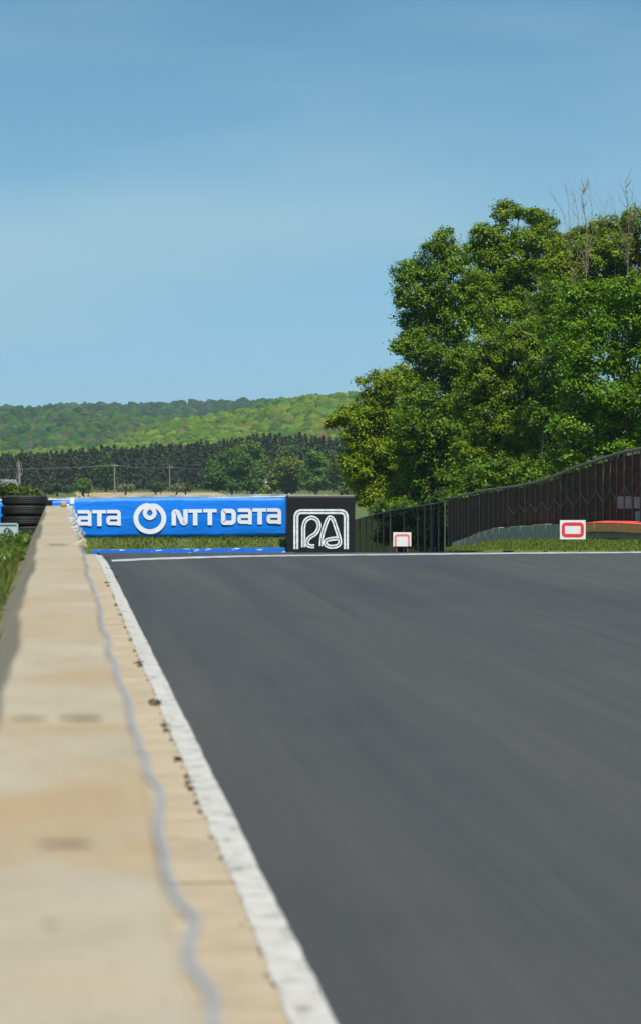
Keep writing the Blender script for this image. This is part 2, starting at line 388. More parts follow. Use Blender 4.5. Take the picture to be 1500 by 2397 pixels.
for a, b in zip(jt[:-1], jt[1:]):
    g = 0.020; yy = np.concatenate([[a+g, a+g+0.03], np.arange(a+g+0.25, b-g-0.1, 0.25), [b-g-0.03, b-g]])
    mb = MB(); m = 10
    for i, y in enumerate(yy):
        pr = wall_profile(y); e = 0.006 if i in (0, len(yy)-1) else 0.0
        mb.v += [(x*(1-e), y, z-(e if z > .5 else 0)) for x, z in pr]
    for i in range(len(yy)-1):
        for k in range(m-1): mb.f.append((i*m+k, (i+1)*m+k, (i+1)*m+k+1, i*m+k+1))
    mb.f.append(tuple(range(m))); mb.f.append(tuple((len(yy)-1)*m+k for k in range(m-1, -1, -1)))
    mb.build('wall_segment', M['wall'], wall, False)
mb = MB()
for j in jt[1:-1]: mb.box(-0.125, 0.145, j-0.010, j+0.010, 0.05, 0.893)
mb.build('joint_filler', M['tar'], wall)
# dark scuffs lying on the wall top (real smears of dirt)
def scuff(x0, x1, y, hl, n=14):
    m = MB(); up = []; dn = []
    for i in range(n+1):
        t = i/n; x = x0+(x1-x0)*t; q = math.sin(math.pi*t)**0.6*hl*(0.75+0.5*random.random())
        z = wall_profile(y)[5][1]+0.0035
        up.append((x, y+q, z)); dn.append((x, y-q*0.7, z))
    m.v = up+dn
    for i in range(n): m.f.append((n+1+i, n+2+i, i+1, i))
    return m
for a in ((-0.035, 0.060, 5.90, 0.030), (-0.115, -0.02, 8.72, 0.03), (0.0, 0.11, 8.72, 0.05), (-0.09, 0.10, 26.9, 0.12), (-.02, .0, 4.86, .012)):
    scuff(*a).build('dirt_smear', simple('dirt', (0.20, 0.155, 0.115), 0.9, 0.1, 0.3, 20), wall)

# wavy cable fixed along the track-side top edge of the wall
cable = thing('wall_cable', (0.19, 20, 0.88), 'wavy grey cable fixed along the track side top edge of the concrete wall', 'cable')
bul = [(4.93, .022, .16), (4.25, .008, .2), (6.85, .014, .22), (7.6, .008, .15), (8.35, .006, .2), (11.2, .007, .4), (12.6, .007, .4), (14.9, .004, .5), (3.4, .014, .25), (21, .008, .6), (27, .01, .6), (30, .012, .7), (33, .014, .6)]
path = []
y = 0.5
while y < 47.5:
    off = sum(A*math.exp(-((y-c)/s)**2) for c, A, s in bul)
    edge = wall_profile(y)[8][0]
    path.append((edge + 0.0055 + 0.0028*math.sin(y*4.1+1.3*math.sin(y*.9)) + 0.002*math.sin(y*9.7+2*math.sin(y*1.3)) + off, y, 0.895 + 0.003*math.sin(y*1.9+.4) + off*0.25)); y += 0.06 if y < 12 else 0.2
mb = MB(); mb.tube(path, 0.0066, 8); mb.build('cable', M['cable'], cable, True)
rr = random.Random(4)
for i, y in enumerate([26.6, 27.5, 28.6, 29.5, 30.6, 32, 33.5, 35.5, 37, 38.5, 40.5, 42, 43.5, 45, 46.5, 47.6, 48.4]):
    e = wall_profile(y)[8][0]; m = MB()
    lp = [(e+0.012+rr.uniform(0, .02)+0.022*math.cos(g), y+rr.uniform(-.05, .05)+0.05*math.sin(g*.5), 0.885+rr.uniform(-.006, .03)+0.026*math.sin(g)) for g in np.linspace(0, 6.1, 11)]
    m.tube(lp, 0.004, 5)
    if y > 24:
        m.tube([(e-0.05*rr.random(), y, 0.906), (e+.02, y+.05, 0.915), (e+0.035, y+.1, 0.87)], 0.005, 5)
    m.build('cable_tie', M['tie_yellow'] if i in (0, 2, 4) else M['tie'], cable, True)

# small things standing on the wall's far end
def lathe(prof, n=14):
    v = []; f = []
    for r, z in prof:
        for k in range(n):
            g = 2*math.pi*k/n; v.append((r*math.cos(g), r*math.sin(g), z))
    for i in range(len(prof)-1):
        for k in range(n): f.append((i*n+k, i*n+(k+1) % n, (i+1)*n+(k+1) % n, (i+1)*n+k))
    f.append(tuple(range(n-1, -1, -1))); f.append(tuple((len(prof)-1)*n+k for k in range(n)))
    return v, f
def lathed(name, prof, loc, mt, parent=None, n=14):
    mb = MB(); v, f = lathe(prof, n); mb.add([(x+loc[0], y+loc[1], z+loc[2]) for x, y, z in v], f); return mb.build(name, mt, parent, False)
d = 48.6; p = P(149.5, 1183, d)
t = thing('marker_lamp', (p.x, d, 0.905), 'small orange marker lamp on the far end of the concrete wall', 'lamp')
lathed('lens', [(.026,.012),(.029,.02),(.029,.05),(.024,.062),(.010,.066)], (p.x, d, .905), M['lamp_orange'], t)
lathed('base', [(.034,0),(.034,.008),(.03,.012)], (p.x, d, .905), M['rubber'], t)
p = P(160, 1183, d)
t = thing('bolt_cap', (p.x, d, 0.905), 'small pale cap beside the orange lamp on the wall end', 'cap')
lathed('dome', [(.016,.006),(.017,.02),(.012,.032),(.004,.036)], (p.x, d, .905), M['tie'], t)
lathed('washer', [(.021,0),(.021,.006)], (p.x, d, .905), M['cap'], t)
p = P(169.5, 1178, 49.2)
t = thing('white_box', (p.x, 49.2, 0.90), 'white upright box on a short stem at the wall end', 'box')
m = MB(); m.box(p.x-.026, p.x+.026, 49.17, 49.23, .935, 1.015); m.build('housing', M['white'], t)
m = MB(); m.box(p.x-.010, p.x+.010, 49.19, 49.21, .90, .935); m.build('stem', M['rubber'], t)

# ------------------------------------------------------------------ left verge behind the wall
def vz(x, y): return interp(y, [(-6,.40),(45,.40),(52,.30),(60,.147),(70,-.1),(80,-.55),(95,-1.3)]) + 0.03*math.sin(x*3+y*.7) + min(0, x+0.9)*-0.02
sheet('verge', [-9, -5, -3, -2, -1.4, -1.0, -0.7, -0.45, -0.36], list(np.arange(-6, 96, 2.5)), vz, M['soil'])
def blades(name, base, hgt, wid, mt, label, colA, colB, lean=0.35):
    base = np.asarray(base); n = len(base)
    ang = rng.uniform(0, 2*np.pi, n); dx = np.stack([np.cos(ang), np.sin(ang), np.zeros(n)], 1)
    tip = base + np.stack([rng.normal(0, lean, n)*hgt, rng.normal(0, lean, n)*hgt, hgt], 1)
    w = (wid*rng.uniform(.6, 1.3, n))[:, None]
    mid = base*0.5 + tip*0.5 + np.array([0, 0, 1.0])*(hgt*0.08)[:, None]
    V = np.stack([base - dx*w, base + dx*w, mid + dx*w*0.8, tip], 1)
    k = rng.uniform(0, 1, (n, 1)); col = np.array(colA)*(1-k) + np.array(colB)*k
    o = fast_quads(name, V, mt, None, col*rng.uniform(.7, 1.2, (n, 1)))
    return tag(o, label, 'grass', kind='stuff')
b = []
for _ in range(9000):
    y = random.uniform(16, 72); x = -0.40 - abs(random.gauss(0, 0.45)); b.append((x, y, vz(x, y)))
b = np.array(b); patch = 0.55 + 0.45*np.sin(b[:, 1]*0.9)*np.sin(b[:, 0]*4+b[:, 1]*.3)
blades('verge_grass', b, rng.uniform(.06, .30, len(b))*patch, .007, M['grass'], 'rough green grass behind the concrete wall at the left edge', (.07,.115,.02), (.16,.19,.05))
# low leafy weeds in the same verge
cen = []; 
for _ in range(60):
    y = random.uniform(38, 60); x = -0.45-abs(random.gauss(0, .3)); r = random.uniform(.05, .13)
    for k in range(40): cen.append((x+random.gauss(0, r), y+random.gauss(0, r), vz(x, y)+abs(random.gauss(0, r*.8))))
cen = np.array(cen)
tag(fast_quads('verge_weeds', leaf_quads(cen, rng.normal(size=cen.shape)+np.array([0,0,.8]), rng.uniform(.04,.09,len(cen))), M['grass'], None, np.array([.07,.12,.02])*rng.uniform(.6,1.7,(len(cen),1))), 'leafy weeds at the foot of the stacked tyres', 'weeds', kind='stuff')
# tyres
def tyre_mesh(R, W):
    prof = []
    h = W/2
    prof += [(R*.60, -h*.55), (R*.62, -h*.85), (R*.72, -h), (R*.84, -h*.99), (R*.93, -h*.88), (R*.975, -h*.70)]
    for q in (-.5, -.17, .17, .5):
        prof += [(R*.995, h*(q-.13)), (R*.975, h*(q-.10)), (R*.975, h*(q-.03)), (R*1.0, h*q)]
    prof += [(R*.975, h*.70), (R*.93, h*.88), (R*.84, h*.99), (R*.72, h), (R*.62, h*.85), (R*.60, h*.55)]
    n = 40; v = []; f = []; m = len(prof)
    for r, z in prof:
        for k in range(n):
            g = 2*math.pi*k/n; v.append((r*math.cos(g), r*math.sin(g), z+h))
    for i in range(m):
        j = (i+1) % m
        for k in range(n): f.append((i*n+k, i*n+(k+1) % n, j*n+(k+1) % n, j*n+k))
    me = bpy.data.meshes.new('tyre'); me.from_pydata(v, [], f); me.update(); me.materials.append(M['rubber'])
    me.polygons.foreach_set('use_smooth', [True]*len(f)); return me
R_T, W_T = .375, .165
tm = tyre_mesh(R_T, W_T)
ordn = ['bottom', 'second lowest', 'middle', 'second highest', 'topmost']
def stack(px, d, zb, n, desc, jit):
    p = P(px, 1200, d)
    for i in range(n):
        o = bpy.data.objects.new('tyre', tm); C.objects.link(o)
        o.location = (p.x + random.uniform(-jit, jit), d + random.uniform(-jit, jit), zb + i*(W_T*0.965)); o.rotation_euler = (random.uniform(-.015, .015), random.uniform(-.02, .02), random.uniform(0, 6))
        k = ordn[i] if i < n-1 else 'topmost'
        tag(o, f'{k} black tyre of the {desc}', 'tyre', 'tyres stacked behind the wall')
stack(58, 60, .145, 5, 'full stack beside the concrete wall', .02)
stack(-62, 60.1, .125, 5, 'stack cut by the left edge of the photo', .015)
stack(70, 61.6, .06, 5, 'stack standing behind the full tyre stack', .02)
# pale teal cabinet with a hose slung on it
d = 51.5; a = P(-40, 1270, d); bb = P(43, 1270, d); zt = P(0, 1228, d).z
t = thing('metal_cabinet', (a.x, d, .3), 'pale teal metal cabinet in the weeds before the tyres', 'cabinet')
m = MB(); m.box(a.x, bb.x-.012, d, d+.22, vz(a.x, d)-.03, zt); m.build('case', M['teal'], t)
m = MB(); m.box(bb.x-.012, bb.x, d-.012, d+.23, vz(a.x, d)-.03, zt+.006); m.build('edge_trim', M['teal_edge'], t)
m = MB(); m.box(a.x-.02, bb.x-.016, d-.015, d+.23, zt+.001, zt+.014); m.build('lid', M['teal'], t)
t = thing('garden_hose', (P(25, 1260, d).x, d-.1, .3), 'dark green hose looped over the pale teal cabinet', 'hose')
for k, (x0, x1, top) in enumerate(((8, 30, 1236), (14, 36, 1240), (5, 24, 1248), (20, 41, 1258))):
    path = [P(x0 + (x1-x0)*q, top + 52*(abs(2*q-0.9)**2.4), d-.05-.03*k) for q in np.linspace(0, 1, 16)]
    m = MB(); m.tube(path, .011, 7); m.build('loop', M['hose'], t, True)
# rubble
for k, (px, py, dd, s) in enumerate(((42, 1292, 47.5, .06), (12, 1318, 40, .05), (2, 1308, 41, .07), (58, 1281, 49.5, .05))):
    p = P(px, py, dd); m = MB(); v, f = lathe([(s*.5,0),(s,.2*s),(s*.9,.6*s),(s*.4,.85*s)], 7)
    m.add([(x*random.uniform(.8,1.3)+p.x, y*random.uniform(.8,1.2)+dd, z+vz(p.x, dd)-.005) for x, y, z in v], f)
    lab = ['dark lump of rubber in the weeds beside the wall', 'grey stone in the grass left of the wall', 'pale stone in the grass at the left edge', 'pale broken stone at the foot of the tyre stack'][k]
    tag(m.build('stone', M['rubber'] if k == 0 else M['pale']), lab, 'stone')

# ------------------------------------------------------------------ banner wall across the track end
def fill_strokes(mb, pts, wd, y0, y1, closed=False):
    """flat ribbon along pts [(x,z)] of width wd, as a thin slab between y0 (front) and y1"""
    p = [np.array(q, float) for q in pts]; n = len(p); L = []; Rr = []
    for i in range(n):
        a = p[(i-1) % n] if (closed or i > 0) else None; c = p[(i+1) % n] if (closed or i < n-1) else None
        t1 = nrm(p[i]-a) if a is not None else None; t2 = nrm(c-p[i]) if c is not None else None
        if t1 is None: t1 = t2
        if t2 is None: t2 = t1
        n1 = np.array([-t1[1], t1[0]]); n2 = np.array([-t2[1], t2[0]]); nn = nrm(n1+n2)
        s = wd/2/max(0.45, float(nn @ n1)); L.append(p[i]+nn*s); Rr.append(p[i]-nn*s)
    o = len(mb.v)
    for i in range(n):
        for q, yy in ((L[i], y0), (Rr[i], y0), (L[i], y1), (Rr[i], y1)): mb.v.append((q[0], yy, q[1]))
    for i in range(n if closed else n-1):
        a = o+4*i; b = o+4*((i+1) % n)
        mb.f += [(a, b, b+1, a+1), (a+2, a+3, b+3, b+2), (a, a+2, b+2, b), (a+1, b+1, b+3, a+3)]
    if not closed:
        a = o; b = o+4*(n-1); mb.f += [(a, a+1, a+3, a+2), (b, b+2, b+3, b+1)]
def rnd(pts, r, closed=False, k=4):
    """round the corners of a polyline"""
    n = len(pts); o = []
    for i, q in enumerate(pts):
        q = np.array(q, float)
        if not closed and i in (0, n-1): o.append(q); continue
        a = np.array(pts[(i-1) % n], float); c = np.array(pts[(i+1) % n], float)
        ra = min(r, np.linalg.norm(a-q)*.48, np.linalg.norm(c-q)*.48)
        s = q+nrm(a-q)*ra; e = q+nrm(c-q)*ra
        for t in np.linspace(0, 1, k+1): o.append((1-t)**2*s + 2*t*(1-t)*q + t*t*e)
    return o
DB = 100.0
def BX(px): return P(px, 1200, DB).x
def BZ(py, px=400): return P(px, py, DB).z
gz = road_z(DB)-0.12
gw = thing('guard_wall', (BX(300), DB+1.2, gz), 'long black belted guard wall with a pale corrugated cap behind the blue banner', 'guard wall')
caps = [(-420,1172),(-100,1170),(0,1167.5),(100,1164.5),(150,1165),(185,1162),(300,1159.5),(400,1158),(520,1157.5),(650,1156.5),(770,1158.5)]
for (a, za), (b, zb) in zip(caps[:-1], caps[1:]):
    m = MB(); xa = BX(a)*1.012; xb = BX(b)*1.012; y0 = DB+1.2
    f1 = P(a, za+6, y0).z; f2 = P(b, zb+6, y0).z
    m.hexa([(xa+.01,y0,gz-.3),(xb-.01,y0,gz-.3),(xb-.01,y0+.5,gz-.3),(xa+.01,y0+.5,gz-.3)], [(xa+.01,y0,f1),(xb-.01,y0,f2),(xb-.01,y0+.5,f2),(xa+.01,y0+.5,f1)])
    m.build('belt_panel', M['black'], gw)
    m = MB(); k = int((xb-xa)/.06); 
    for i in range(k):      # corrugated cap
        q0 = i/k; q1 = (i+1)/k; z0 = f1+(f2-f1)*q0; z1 = f1+(f2-f1)*q1; up = .055 + (.016 if i % 2 else 0) + random.uniform(-.006, .006)
        m.hexa([(xa+(xb-xa)*q0,y0-.03,z0+.002),(xa+(xb-xa)*q1,y0-.03,z1+.002),(xa+(xb-xa)*q1,y0+.53,z1+.002),(xa+(xb-xa)*q0,y0+.53,z0+.002)],
               [(xa+(xb-xa)*q0,y0-.03,z0+up),(xa+(xb-xa)*q1,y0-.03,z1+up),(xa+(xb-xa)*q1,y0+.53,z1+up),(xa+(xb-xa)*q0,y0+.53,z0+up)])
    m.build('cap', M['cap'], gw)
ban = thing('advert_banner', (BX(430), DB, gz), 'blue banner with white lettering and looped ring logo', 'banner')
# vinyl sheet, gently bellied, its lower edge tucked back
m = MB(); xs = [i for i in range(-60, 670, 10)] + [670]
def bel(q, x): return -0.028*math.sin(math.pi*min(1, q*0.98))**0.8 + 0.006*math.sin(x*.045+q*5)
rows = [i/10 for i in range(11)]
for x in xs:
    tp = interp(x, [(-60,1176),(103,1174),(185,1168),(400,1164.5),(670,1165)]); bt = interp(x, [(-60,1262),(200,1259),(300,1257),(480,1257),(670,1254)]) + random.uniform(-.5, .5)
    for q in rows: m.v.append((BX(x), DB+bel(q, x), BZ(tp+(bt-tp)*q, x)))
nr = len(rows)
for i in range(len(xs)-1):
    for k in range(nr-1): m.f.append((i*nr+k, i*nr+k+1, (i+1)*nr+k+1, (i+1)*nr+k))
sh_ = m.build('vinyl_sheet', M['blue'], ban, True)
sm = sh_.modifiers.new('thickness', 'SOLIDIFY'); sm.thickness = 0.01; sm.offset = 1
for x in (-55, 60, 187, 330, 470, 610, 664):
    m = MB(); m.tube([(BX(x), DB+.12, gz-.1), (BX(x), DB+.12, BZ(1168, x))], .03, 8); m.build('support_post', M['black'], ban)
m = MB(); m.tube([(BX(-58), DB+.05, BZ(1173, -58)+.012), (BX(668), DB+.05, BZ(1164, 668)+.012)], .012, 6); m.build('hem', M['paint_white'], ban)
yf = DB-0.056
def letters(defs, sc_, ox, oy, dx=0):
    for name, pts, closed, wd in defs:
        q = [((ox+x/sc_+dx), oy+y/sc_) for x, y in pts]
        m = MB(); fill_strokes(m, [(BX(x)*(yf/DB), P(x, y, yf).z) for x, y in q], wd/sc_/ppm(yf), yf-.004, yf+.004, closed); m.build(name, M['white'], ban)
W = 33
Np = rnd([(25,424),(25,318),(52,316),(92,406),(114,406),(114,300)], 14)
def T_(x0, x1, xs_, y0): return [[(x0,y0+14),(x1,y0+14)], [(xs_,y0+14),(xs_,y0+124)]]
Dp = rnd([(402,312),(478,312),(482,404),(402,404)], 26, True)
Dp = rnd([(402,313),(470,313),(482,330),(482,388),(470,403),(402,403)], 8, True)
def a_(x0, x1, y0): return [rnd([(x0+6,y0+14),(x1-16,y0+14),(x1-16,y0+122)], 18), rnd([(x1-16,y0+60),(x0+16,y0+60),(x0+16,y0+104),(x1-16,y0+104)], 14)]
defs = [('letter', Np, False, W)]
def multi(strokes, wd, defs): 
    for s in strokes: defs.append(('letter', s, False, wd))
def letter_multi(strokes, wd, sc_, ox, oy, dx=0, w2=None):
    m = MB()
    for i, s in enumerate(strokes):
        q = [((ox+x/sc_+dx), oy+y/sc_) for x, y in s]; e = 0.001*i
        fill_strokes(m, [(BX(x)*(yf/DB), P(x, y, yf).z) for x, y in q], wd[i]/sc_/ppm(yf), yf-.004-e, yf+.004, False)
    m.build('letter', M['white'], ban)
letters(defs, 3.261, 400, 1100)
letters([('letter', Dp, True, W)], 3.261, 400, 1100)
for a in ((135,240,188,299), (250,352,300,297), (624,730,680,292)): letter_multi(T_(*a), (26, 34), 3.261, 400, 1100)
for a in ((508,622,294), (731,846,292)): letter_multi(a_(*a), (27, 27), 3.261, 400, 1100)
for a in ((624,730,680,305),): letter_multi(T_(*a), (26, 34), 3.261, 400, 1100, -375)
for a in ((508,622,306), (731,846,304)): letter_multi(a_(*a), (27, 27), 3.261, 400, 1100, -375)
# looped ring logo, a curve that dips at the top into a small inner loop
lg = []
key = [(1256,303)] + [(1256+117*math.cos(math.radians(g)), 405-111*math.sin(math.radians(g))) for g in range(104, 437, 18)] + [(1256,303)]
key2 = [(1255,312),(1228,330),(1214,356),(1224,386),(1255,402),(1286,386),(1296,356),(1282,330),(1255,312)]
def smooth_closed(k, n=6):
    k = [np.array(q, float) for q in k[:-1]]; o = []; m_ = len(k)
    for i in range(m_):
        p0, p1, p2, p3 = k[i-1], k[i], k[(i+1) % m_], k[(i+2) % m_]
        for t in np.linspace(0, 1, n, endpoint=False):
            o.append(.5*((2*p1)+(-p0+p2)*t+(2*p0-5*p1+4*p2-p3)*t*t+(-p0+3*p1-3*p2+p3)*t**3))
    return o
m = MB()
for i, (kk, wd) in enumerate(((key, 40), (key2, 34))):
    q = [(x/3.571, 1100+y/3.571) for x, y in smooth_closed(kk)]
    fill_strokes(m, [(BX(x)*(yf/DB), P(x, y, yf).z) for x, y in q], wd/3.571/ppm(yf), yf-.004-.001*i, yf+.004, True)
m.build('ring_logo', M['white'], ban)
# mirage reflection of the banner, built as low blue and white blocks
dk = 96.5
def m_mirage(n, o):
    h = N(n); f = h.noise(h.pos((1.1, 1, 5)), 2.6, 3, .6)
    c = h.mix(h.rng(f, 0.60, 0.65), (0.010, 0.13, 0.55), (0.72, 0.76, 0.80)); h.l(h.bsdf(c, .55, .3), o.inputs['Surface'])  # white patches imitate the lettering reflected in the mirage
M['mirage'] = mat('blue_white_mirage', m_mirage)
kb = thing('mirage_strip', (P(450, 1290, dk).x, dk, road_z(dk)), 'low blue and white strip imitating the mirage reflection under the banner', 'mirage')
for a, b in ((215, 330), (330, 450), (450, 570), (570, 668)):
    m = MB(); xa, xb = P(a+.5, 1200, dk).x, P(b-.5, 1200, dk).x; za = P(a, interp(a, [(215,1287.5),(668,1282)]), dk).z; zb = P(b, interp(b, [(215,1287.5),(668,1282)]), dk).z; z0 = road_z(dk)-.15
    m.hexa([(xa,dk,z0),(xb,dk,z0),(xb,dk+.3,z0),(xa,dk+.3,z0)], [(xa,dk+.03,za),(xb,dk+.03,zb),(xb,dk+.3,zb),(xa,dk+.3,za)]); m.build('mirage_block', M['mirage'], kb)
# green bank seen under the banner
def bank_z(y): return interp(y, [(97.2, -1.15), (98.2, -0.86), (99.4, -0.62), (101.0, -0.50), (101.19, -.6)])
sheet('grass_bank', [BX(x) for x in range(-300, 700, 40)] + [BX(676)], [97.2, 97.7, 98.2, 98.8, 99.4, 100.2, 101.0, 101.19], lambda x, y: bank_z(y), M['ground'])
b = np.stack([rng.uniform(BX(120), BX(672), 9000), rng.uniform(97.4, 101.1, 9000), np.zeros(9000)], 1)
b[:, 2] = [bank_z(y) for y in b[:, 1]]
clump = (np.sin(b[:, 0]*2.1)+np.sin(b[:, 0]*5.3+1)) > -9
blades('bank_grass', b[clump], rng.uniform(.04, .11, clump.sum())*(.75+.4*np.sin(b[:,0]*2.3)*np.sin(b[:,0]*5.1)), .012, M['grass'], 'strip of green grass showing under the blue banner', (.06,.10,.015), (.13,.17,.03))

# black logo block
dp = 98.0
sc2 = 3.261
def PX(px): return P(px, 1200, dp).x
def PZ(py): return P(750, py, dp).z
pa = thing('logo_block', (PX(752), dp, gz), 'black square block with white twin line track logo beside the blue banner', 'block')
x0, x1 = PX(673.5), PX(831); zt = PZ(1162)
m = MB(); m.box(x0, x1, dp, dp+.9, road_z(dp)-.2, zt); bo = m.build('block_body', M['black'], pa); bv = bo.modifiers.new('bevel', 'BEVEL'); bv.width = .03; bv.segments = 2
m = MB(); m.box(x0+.02, x1-.01, dp+.04, dp+.86, zt+.002, zt+.028); m.build('top_board', simple('old_board', (0.30, 0.24, 0.18), .8, .2, .3, 4), pa)
m = MB(); m.box(x0-.02, x0+.035, dp-.02, dp-.004, road_z(dp)-.1, zt-.01); m.build('corner_batten', M['black'], pa)
for px in (798, 676): 
    m = MB(); m.box(PX(px), PX(px)+.05, dp+.2, dp+.25, zt+.028, zt+.09); m.build('bolt_stub', M['cap'] if px < 700 else M['black'], pa)
fr = rnd([(956,604),(956,318),(1336,318),(1336,604)], 46, False, 6)
Pp = smooth_closed
def open_curve(k, n=5):
    k = [np.array(q, float) for q in k]; k = [2*k[0]-k[1]] + k + [2*k[-1]-k[-2]]; o = []
    for i in range(1, len(k)-2):
        p0, p1, p2, p3 = k[i-1], k[i], k[i+1], k[i+2]
        for t in np.linspace(0, 1, n, endpoint=False):
            o.append(.5*((2*p1)+(-p0+p2)*t+(2*p0-5*p1+4*p2-p3)*t*t+(-p0+3*p1-3*p2+p3)*t**3))
    return o + [k[-2]]
Pc = open_curve([(1012,590),(1012,500),(1014,430),(1032,384),(1075,364),(1116,384),(1130,432),(1106,484),(1070,508),(1046,532),(1040,562),(1058,580),(1096,583)])
Ac = open_curve([(1146,582),(1150,520),(1168,450),(1192,385),(1214,362),(1238,382),(1262,450),(1284,520),(1288,560),(1262,582),(1212,586),(1180,566),(1186,538),(1230,526),(1276,522)])
def offset(p, d_):
    o = []
    for i in range(len(p)):
        t = nrm(np.array(p[min(i+1, len(p)-1)])-np.array(p[max(i-1, 0)])); o.append(np.array(p[i])+np.array([-t[1], t[0]])*d_)
    return o
for name, cv, dd, wd in (('logo_frame', fr, 11, 15), ('logo_letter', Pc, 9.5, 12), ('logo_letter', Ac, 9.5, 12)):
    m = MB()
    for i, sgn in enumerate((-1, 1)):
        q = [(400+x/sc2, 1100+y/sc2) for x, y in offset(cv, sgn*dd)]
        fill_strokes(m, [(P(x, y, dp-.006).x, P(x, y, dp-.006).z) for x, y in q], wd/sc2/ppm(dp), dp-.006-.001*i, dp+.002, False)
    m.build(name, M['paint_white'], pa)

# ------------------------------------------------------------------ right side: fence, barrier, signs, verge
FD = [(1040,228),(1060,222),(1100,210),(1200,186),(1300,166),(1400,150),(1500,138),(1560,131)]
FT = [(1040,1168),(1060,1165),(1121,1150),(1160,1144),(1215,1137),(1262,1126),(1300,1113),(1350,1092),(1400,1076),(1450,1060),(1500,1050),(1560,1036)]
FB = [(1040,1274),(1058,1270),(1080,1262),(1110,1250),(1150,1238),(1200,1232),(1300,1228),(1400,1224),(1560,1222)]   # top of the concrete barrier
BB = [(1040,1284),(1060,1281),(1100,1277),(1130,1271),(1170,1266),(1250,1263),(1400,1264),(1560,1267)]             # foot of the barrier
fence = thing('windscreen_fence', (P(1300, 1270, 166).x, 166, -2.4), 'tall brown windscreen fence with close posts under the trees at right', 'fence')
posts = [1049,1058,1065,1072,1080,1088,1097,1105,1113,1122,1131,1143,1155,1166,1177,1189,1202,1215,1228,1240,1253,1267,1282,1297,1312,1326,1342,1358,1375,1394,1412,1428,1443,1461,1480,1499,1519,1540]
def fp(px, zlist, back=0.0):
    d = interp(px, FD) + back; return P(px, interp(px, zlist), d)
for i, px in enumerate(posts):
    t_ = fp(px, FT, .5); b_ = fp(px, BB, .5); m = MB(); m.tube([(b_.x, b_.y, b_.z-.3), (t_.x, t_.y, t_.z-.02)], 0.036 if i % 3 else .05, 6); m.build('post', M['post'], fence)
for a, b in zip(posts[:-1], posts[1:]):
    m = MB(); q = []
    for px in (a, b):
        t_ = fp(px, FT, .62); b_ = fp(px, BB, .62); q.append((t_, b_))
    (ta, ba), (tb, bb_) = q; off = Vector((.02, 0, 0)); drp = Vector((0, 0, -.16))
    mid_t = (ta+tb)/2 + Vector((.10, 0, 0)) + drp; mid_b = (ba+bb_)/2 + Vector((.10, 0, 0))
    m.v = [tuple(x) for x in (ta+drp, mid_t, tb+drp, ba, mid_b, bb_)]; m.v += [(x+.02, y, z) for x, y, z in m.v]
    m.f = [(0,3,4,1),(1,4,5,2),(6,7,10,9),(7,8,11,10),(0,1,7,6),(1,2,8,7),(0,6,9,3),(2,5,11,8)]
    m.build('mesh_panel', M['mesh_brown'], fence)
m = MB(); m.tube([fp(px, FT, .5) for px in posts], .06, 6); m.build('top_rail', M['rail'], fence)
for a, b in zip(posts[15:-1], posts[16:]):         # sagging diagonal braces on the screen
    k = posts.index(a); t1 = fp(a, FT, .38); b1 = fp(a, FB, .38); t2 = fp(b, FT, .38); b2 = fp(b, FB, .38)
    h1, h2 = (.52, .30) if k % 2 else (.30, .52)
    m = MB(); m.tube([b1.lerp(t1, h1), b1.lerp(t1, (h1+h2)/2-.006).lerp(b2.lerp(t2, (h1+h2)/2-.006), .5), b2.lerp(t2, h2)], .022, 5); m.build('brace', M['rail'], fence)
for x0, x1, y0, y1 in ((1445,1459,1162,1190),(1463,1478,1162,1190),(1483,1497,1163,1190),(1502,1517,1164,1191),(1486,1498,1197,1226)):
    a = P(x0, y1, interp((x0+x1)/2, FD)+.30); b = P(x1, y0, interp((x0+x1)/2, FD)+.30)
    m = MB(); m.box(a.x, b.x, a.y, a.y+.03, a.z, b.z); m.build('pale_board', M['pale'], fence)
# chain-link section continuing to the left
F2D = [(826,262),(1052,226)]; F2T = [(826,1219),(835,1216),(870,1206),(915,1195),(1010,1180),(1052,1172)]
f2 = thing('netting_fence', (P(930, 1280, 245).x, 245, -5), 'dark see-through netting fence between the black block and the brown fence', 'fence')
p2 = [827,841,856,869,883,897,913,945,977,993,1010,1026,1040]
for px in p2:
    d = interp(px, F2D); t_ = P(px, interp(px, F2T), d); m = MB(); m.tube([(t_.x, d, road_z(d)-.3), (t_.x, d, t_.z)], .05 if px != 1010 else .12, 6)
    o = m.build('post', M['snag'] if px == 913 else (M['bluepost'] if px == 1010 else M['rail']), f2)
    if px == 913: o['label'] = 'pale grey post'
for a, b in zip(p2[:-1], p2[1:]):
    da, db = interp(a, F2D), interp(b, F2D); ta = P(a, interp(a, F2T), da); tb = P(b, interp(b, F2T), db)
    m = MB(); m.v = [(ta.x, da+.08, ta.z-.03), (ta.x, da+.08, road_z(da)-.2), (tb.x, db+.08, road_z(db)-.2), (tb.x, db+.08, tb.z-.03)]; m.f = [(0,1,2,3)]
    m.build('netting', M['net'], f2)
m = MB(); m.tube([P(px, interp(px, F2T), interp(px, F2D)) for px in p2], .04, 6); m.build('top_rail', M['bluepost'], f2)
